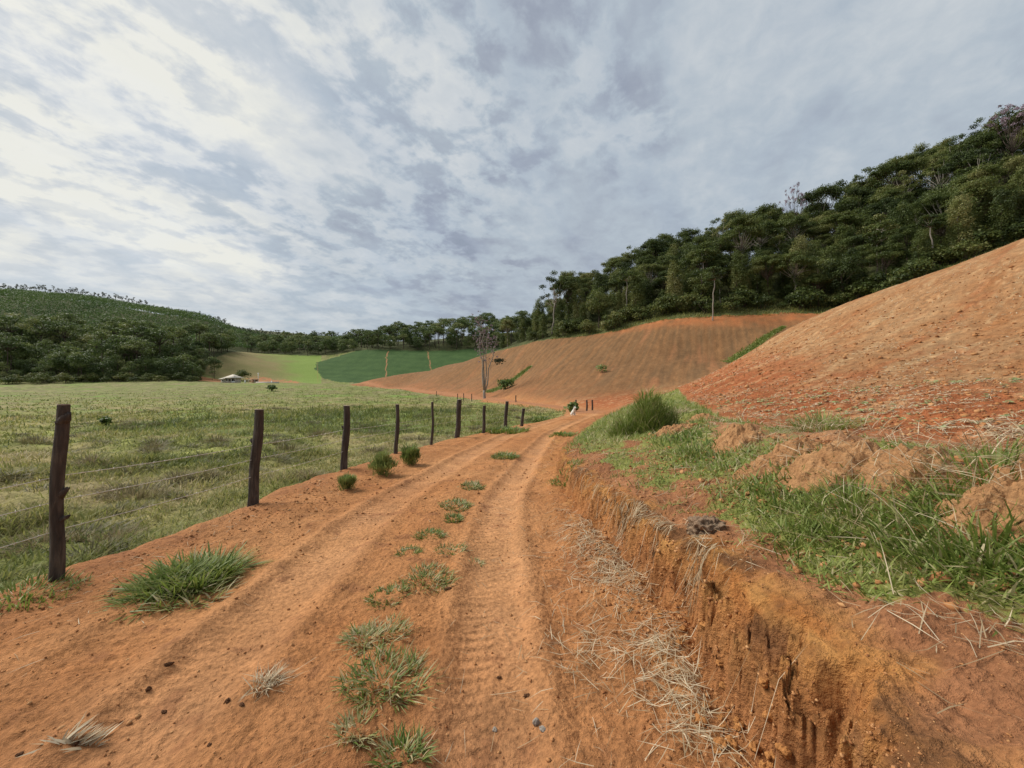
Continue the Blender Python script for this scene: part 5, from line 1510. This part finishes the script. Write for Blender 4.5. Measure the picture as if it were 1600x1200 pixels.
# ------------------------------------------------------------ seedlings and straw litter on the near slope
M_SEED = blade_mat("seedling_leaves", [(0.0, (.17, .24, .09)), (.5, (.33, .40, .17)), (1.0, (.55, .56, .32))], .3, .6, .6)
def seedlings():
    V = []; 
    p1 = leaves(np.array([[.035, 0, .035], [-.035, .005, .04], [0, .03, .055], [.01, -.03, .05]]), np.array([[.3, 0, 1], [-.3, 0, 1], [0, .4, 1], [0, -.4, 1.]]), .075, np.array([.4, .7, .5, .3]), .2)
    st = limb((0, 0, -.03), (0, 0, .045), .004, .002, 0, 3, 4)
    stem = make_mesh('stem', st[0], st[1], M_BARK); leaf = make_mesh('leaves', p1[0], p1[1], M_SEED, False, dict(tint=p1[2]))
    pts = []
    n = 5200
    r = np.exp(U(math.log(4.5), math.log(26), n)); a = U(R(22), R(58), n); x = r*np.sin(a); y = r*np.cos(a)
    # rows follow the furrows
    f = fields(x, y); row = np.abs(((f['f1']/.55) % 1)-.5) < .16
    k = (f['infield'] > .95)&row&(fbm(x*.35, y*.35, 2, 501) > -.25); x, y, r = x[k], y[k], r[k]
    idx = spread(list(zip(x, y)), .16)
    order = sorted(idx, key=lambda i: r[i])[:300]
    zz = H(x[order], y[order])
    for i, z in zip(order, zz):
        s = random.uniform(.45, 1.0)*np.clip(r[i]/9, .9, 1.5)
        e = empty('seedling', (x[i], y[i], z), random.uniform(0, 6.28)); e.scale = (s, s, s)
        tag(e, 'tiny pale green seedling sprouting from the orange soil of the near slope', 'seedling', 'seedlings on the near ploughed slope')
        obj('stem', stem, e); obj('leaves', leaf, e)
    # the rest, and the flecks of dry stalk lying everywhere on the slope
    n = 70000
    r = np.exp(U(math.log(5), math.log(62), n)); a = U(R(15), R(66), n); x = r*np.sin(a); y = r*np.cos(a)
    f = fields(x, y)
    pr = .22+1.1*np.clip(fbm((x*.91+y*.42)*.1, f['f1']*.6, 3, 502), -.2, 1)
    k = (f['infield'] > .95)&(f['right'] > .9)&(rng.random(n) < pr*np.where(np.abs(((f['f1']/.55) % 1)-.5) < .2, 2.6, .4))&(y < 46); x, y, r = x[k], y[k], r[k]; m = len(x)
    p = [blades(x, y, U(.04, .12, m)*np.clip(r/14, 1, 1.8), U(.007, .014, m)*np.clip(r/8, 1, 3), U(0, 6.283, m), U(.8, .98, m), U(0, .2, m), U(.45, 1, m), hug=True, lift=.03, seg=2)]
    blade_obj('stalk_litter', p, M_STRAW, 'flecks of dry stalk littering the near ploughed slope', 'litter', kind='stuff')
seedlings()

# green growth in the strips left between the ploughed lands
def strips():
    parts = []
    for (p0, p1, wd) in STRIPS:
        n = 2600
        u = U(-.02, 1.02, n); dx, dy = p1[0]-p0[0], p1[1]-p0[1]; l = math.hypot(dx, dy)
        off = rng.normal(0, .45, n)*wd*(1.1-.7*u)
        x = p0[0]+dx*u-dy/l*off; y = p0[1]+dy*u+dx/l*off
        parts.append(blades(x, y, U(.2, .5, n), U(.10, .2, n), U(0, 6.283, n), U(.1, .7, n), U(.1, .5, n), .52+rng.normal(0, .14, n), seg=2))
    blade_obj('strip_weeds', parts, M_GRASS, 'green weeds in the narrow strips between ploughed lands', 'weeds', kind='stuff')
    # rough grass between the top of the second slope and the forest
    n = 9000
    q = U(860, 1700, n); tp = np.interp(q, TOPQ, TOPY); Y = tp+U(-1, 9, n); X = (q-800)/F*Y
    k = fbm(X*.15, Y*.3, 3, 511) > -.35; X, Y = X[k], Y[k]; n = len(X)
    p = blades(X, Y, U(.3, 1.0, n), U(.10, .22, n), U(0, 6.283, n), U(.1, .7, n), U(.1, .5, n), .30+.25*fbm(X*.1, Y*.1, 3, 512)+rng.normal(0, .14, n), seg=2)
    blade_obj('edge_grass', [p], M_PASTURE, 'rough grass between the ploughed slope and the forest', 'grass', kind='stuff')
strips()

# ------------------------------------------------------------ the bare tree by the valley path
def bare_tree():
    x, Y, z = PT(757, 615, 84)[0], 84.0, 0
    z = Hs(x, Y)
    H_ = CAM_H+(HZ-492)/F*Y-z
    e = empty('bare_tree', (x, Y, z)); tag(e, 'tall almost leafless grey tree alone at the foot of the second slope', 'tree')
    T = []; tips = []
    T.append(limb((0, 0, -.5), (-.1, 0, 1.7), .34, .26, 0, 5, 9, .02))
    k = H_/16.5
    stems = [((-.1, 0, 1.6), (-1.6, .4, 15.5)), ((0, 0, 1.7), (.9, -.2, 14.2)), ((.1, 0, 1.5), (2.6, .5, 12.5)), ((-.1, .1, 2.0), (-.5, .3, 16.2))]
    for a, b in stems:
        a = np.array(a); b = np.array(b); b[2] *= k
        T.append(limb(a, b, .17, .03, .03, 9, 7, .03))
        for j in range(9):
            u = .38+.6*j/9; p = a+(b-a)*u
            an = U(0, 6.28, 1)[0]; L = U(1.0, 2.6, 1)[0]*(1.1-.5*u)
            q = p+np.array([math.cos(an)*L*.8, math.sin(an)*L*.8, L*.75])
            T.append(limb(p, q, .045, .012, -.1, 5, 5, .08)); tips.append(q)
            for _ in range(3):
                p2 = p+(q-p)*U(.4, 1, 1)[0]; q2 = p2+rng.normal(0, .55, 3)+[0, 0, .4]
                T.append(limb(p2, q2, .018, .007, 0, 4, 4, .08)); tips.append(q2)
    v, q, t = merge(T)
    obj('trunk', make_mesh('trunk', v, q, M_PALE), e)
    K = []
    for tp in tips:
        if tp[2] > 9*k or random.random() < .15: K.append(lobe(tp, (.35, .35, .25), 7, .26, U(.1, .7, 1)[0], fill=.9))
    v, q, t = merge(K); obj('sparse_leaves', make_mesh('sparse_leaves', v, q, M_BLOSSOM, False, dict(tint=t)), e)
    K = [lobe((3.0, 0, 7.4*k), (1.3, .9, .65), 290, .30, .3, fill=.8)]
    v, q, t = merge(K); obj('leafy_branch', make_mesh('leafy_branch', v, q, M_LEAF_GREY, False, dict(tint=t)), e)
bare_tree()
bush(790, 612, 88, 26, 16, 'green weeds at the foot of the bare tree', tint=.45, n=500, name='tree_foot_weeds', leafy=.45, blade=False)

# ------------------------------------------------------------ the farm in the distance
M_WALL = simple_mat("lime_wash", (.52, .47, .42), .9, .12, 1.5)
M_TILE = simple_mat("pale_roof_tiles", (.58, .52, .43), .85, .12, 2.5)
M_BRICK = simple_mat("bare_brick", (.30, .17, .11), .9, .2, 3)
M_DARK = simple_mat("dark_opening", (.03, .028, .026), .4, .2, 3)
M_WHITE = simple_mat("white_paint", (.75, .74, .70), .6, .08, 3)
def box(a, b):
    (x0, y0, z0), (x1, y1, z1) = a, b
    V = np.array([[x0, y0, z0], [x1, y0, z0], [x1, y1, z0], [x0, y1, z0], [x0, y0, z1], [x1, y0, z1], [x1, y1, z1], [x0, y1, z1]], float)
    Q = np.array([[0, 3, 2, 1], [4, 5, 6, 7], [0, 1, 5, 4], [1, 2, 6, 5], [2, 3, 7, 6], [3, 0, 4, 7]])
    return V, Q, np.zeros(8)
def hip(x0, x1, y0, y1, z0, zt, over=.7, th=.12):
    x0 -= over; x1 += over; y0 -= over; y1 += over
    ry = (y0+y1)/2; d = (y1-y0)/2
    V = [[x0, y0, z0], [x1, y0, z0], [x1, y1, z0], [x0, y1, z0], [x0+d, ry, zt], [x1-d, ry, zt]]
    V += [[a, b, c-th] for a, b, c in V]
    Q = [[0, 1, 5, 4], [2, 3, 4, 5], [1, 2, 5, 5], [3, 0, 4, 4], [6, 10, 11, 7], [8, 11, 10, 9], [0, 6, 7, 1], [1, 7, 8, 2], [2, 8, 9, 3], [3, 9, 6, 0]]
    T3 = [[1, 2, 5], [3, 0, 4], [7, 11, 8], [9, 10, 6]]
    return np.array(V, float), np.array([q for q in Q if len(set(q)) == 4]), np.array(T3)
def farm():
    x, Y = PT(363, 0, 207)[:2]
    z = max(Hs(x+dx, Y+dy) for dx in (-6, 0, 6) for dy in (-3, 3))-.1
    e = empty('farmhouse', (x, Y, z)); e.scale = (.8, .8, .95); tag(e, 'low distant farmhouse with two pale hipped roofs and a porch', 'house')
    def part(nm, shp, mat, par=e):
        V, Q, _ = shp if len(shp) == 3 and shp[2].ndim == 1 else (shp[0], shp[1], None)
        return obj(nm, make_mesh(nm, V, Q, mat, False), par)
    w = part('wall', box((-3.2, -2.2, -1.2), (3.6, 3, 2.6)), M_WALL)
    part('wing_wall', box((-6.2, -1.6, -1.2), (-3.21, 2.6, 2.0)), M_WALL)
    V, Q, T3 = hip(-2.6, 4.4, -4.0, 3.2, 2.62, 4.6); obj('roof', make_mesh('roof', V, [Q, T3], M_TILE, False), e)
    V, Q, T3 = hip(-6.4, -2.6, -2.4, 2.8, 2.02, 3.3, .5); obj('wing_roof', make_mesh('wing_roof', V, [Q, T3], M_TILE, False), e)
    for px in (-3.0, -.2, 2.2, 4.6): part('porch_post', box((px-.1, -4.2, -1.2), (px+.1, -4.0, 2.5)), M_WALL)
    part('porch_base', box((-3.1, -4.3, -1.25), (4.7, -2.22, -.02)), M_BRICK)
    part('door', box((1.3, -2.28, 0), (2.3, -2.19, 2.1)), M_DARK)
    for a, b in ((-2.4, -1.2), (-.6, .5), (2.7, 3.3)): part('window', box((a, -2.28, .9), (b, -2.19, 1.9)), M_DARK)
    part('window', box((-5.6, -1.68, .8), (-4.4, -1.59, 1.6)), M_DARK)
    part('balustrade', box((2.4, -4.26, .0), (4.6, -4.12, .8)), M_WHITE)
    # shed
    x, Y = PT(396, 0, 207)[:2]; z = Hs(x, Y)
    e2 = empty('shed', (x, Y, z)); tag(e2, 'little open shed with a pale flat roof right of the farmhouse', 'shed')
    part('roof', box((-1.7, -1.6, 1.75), (1.9, 1.4, 1.9)), M_TILE, e2)
    for px in (-1.5, 1.6):
        for py in (-1.4, 1.2): part('post', box((px-.08, py-.08, -.5), (px+.08, py+.08, 1.74)), M_WALL, e2)
    part('back_wall', box((-1.4, 1.0, -.5), (1.5, 1.12, 1.6)), M_BRICK, e2)
    x, Y = PT(403.5, 0, 214)[:2]; z = Hs(x, Y)
    e3 = empty('white_pole', (x, Y, z)); tag(e3, 'thin white utility pole behind the shed', 'pole')
    v, q, t = tube([(0, 0, -.5), (0, 0, 5.4)], [.17, .13], 8); obj('shaft', make_mesh('shaft', v, q, M_WHITE), e3)
    part('cross_arm', box((-.55, -.08, 4.9), (.55, .08, 5.05)), M_WHITE, e3)
    # low wall of the yard
    x, Y = PT(418, 0, 204)[:2]; z = Hs(x, Y)
    o = obj('yard_wall', make_mesh('yard_wall', *box((-6.0, -.12, -.6), (6.0, .12, .55))[:2], [M_WALL], False), loc=(x, Y, z)); tag(o, 'long low grey wall in front of the red farmyard', 'wall')
    for px, lab in ((424.5, 'short white marker post at the right end of the yard wall'), (383, 'short pale gate post between house and shed')):
        x, Y = PT(px, 0, 202)[:2]; z = Hs(x, Y)
        V, Q, _ = box((-.22, -.22, -.4), (.22, .22, 1.3)); V[4:, :2] *= .8
        tag(obj('gate_post', make_mesh('gate_post', V, Q, M_WHITE, False), loc=(x, Y, z)), lab, 'post')
    x, Y = PT(342, 0, 222)[:2]
    plant('yard_tree', 'shrub', 3, PT(378, 0, 232)[0], 232, 1.5, 'dark spreading tree on the slope right behind the farmhouse', 'tree', None)
farm()

# ------------------------------------------------------------ the white dog by the roadside
def dog():
    x0, Y, z = PT(896, 0, 29.5)[0], 29.5, 0
    z = Hs(x0, Y)
    e = empty('dog', (x0, Y, z), R(-60)); tag(e, 'small white dog sitting on the grass left of the road crest', 'dog')
    m, nt, out = new_mat('white_fur')
    n = noise_tex(nt, node(nt, 'ShaderNodeTexCoord').outputs['Object'], 18, 5, .6)
    b = node(nt, 'ShaderNodeBsdfPrincipled'); nt.links.new(ramp(nt, n, [(.3, (.55, .50, .42)), (.6, (.80, .77, .70))]), b.inputs['Base Color']); b.inputs['Roughness'].default_value = .9; nt.links.new(b.outputs[0], out.inputs['Surface'])
    J = {  # sitting, facing +x: joint positions and radii
        'pelvis': ((-.16, 0, .13), .115), 'waist': ((-.06, 0, .26), .105), 'chest': ((.07, 0, .37), .105), 'neck': ((.12, 0, .50), .062), 'skull': ((.16, 0, .60), .068), 'brow': ((.21, 0, .595), .05), 'muzzle': ((.28, 0, .57), .032), 'nose': ((.315, 0, .565), .020),
        'shl': ((.09, .075, .32), .05), 'ell': ((.07, .085, .20), .034), 'wrl': ((.10, .08, .09), .024), 'pal': ((.135, .08, .018), .026),
        'shr': ((.09, -.075, .32), .05), 'elr': ((.07, -.085, .20), .034), 'wrr': ((.10, -.08, .09), .024), 'par': ((.135, -.08, .018), .026),
        'hil': ((-.14, .095, .13), .075), 'knl': ((.0, .13, .15), .05), 'hol': ((-.13, .12, .04), .028), 'ftl': ((.02, .12, .02), .026),
        'hir': ((-.14, -.095, .13), .075), 'knr': ((.0, -.13, .15), .05), 'hor': ((-.13, -.12, .04), .028), 'ftr': ((.02, -.12, .02), .026),
        'ta1': ((-.27, .02, .06), .028), 'ta2': ((-.38, .06, .04), .022), 'ta3': ((-.46, .12, .05), .012),
        'erl': ((.14, .05, .66), .022), 'etl': ((.13, .075, .72), .008), 'err': ((.14, -.05, .66), .022), 'etr': ((.13, -.075, .72), .008)}
    names = list(J); ix = {n_: i for i, n_ in enumerate(names)}
    E = ['pelvis waist', 'waist chest', 'chest neck', 'neck skull', 'skull brow', 'brow muzzle', 'muzzle nose', 'chest shl', 'shl ell', 'ell wrl', 'wrl pal', 'chest shr', 'shr elr', 'elr wrr', 'wrr par',
         'pelvis hil', 'hil knl', 'knl hol', 'hol ftl', 'pelvis hir', 'hir knr', 'knr hor', 'hor ftr', 'pelvis ta1', 'ta1 ta2', 'ta2 ta3', 'skull erl', 'erl etl', 'skull err', 'err etr']
    me = bpy.data.meshes.new('body')
    me.from_pydata([J[n_][0] for n_ in names], [tuple(ix[w] for w in s.split()) for s in E], [])
    me.materials.append(m)
    o = obj('body', me, e)
    md = o.modifiers.new('skin', 'SKIN'); md.use_smooth_shade = True
    for i, n_ in enumerate(names):
        sv = me.skin_vertices[0].data[i]; sv.radius = (J[n_][1], J[n_][1]); sv.use_root = (n_ == 'pelvis')
    o.modifiers.new('sub', 'SUBSURF').levels = 2; o.modifiers['sub'].render_levels = 2
    for s in (1, -1):
        V, Q = lump((.010, .010, .010), 3, 0, 0, 12, 8); V += [.245, .030*s, .615]
        obj('eye', make_mesh('eye', V, Q, M_DARK), e)
    V, Q = lump((.014, .016, .012), 4, 0, 0, 12, 8); V += [.330, 0, .568]
    obj('nose', make_mesh('nose', V, Q, M_DARK), e)
dog()
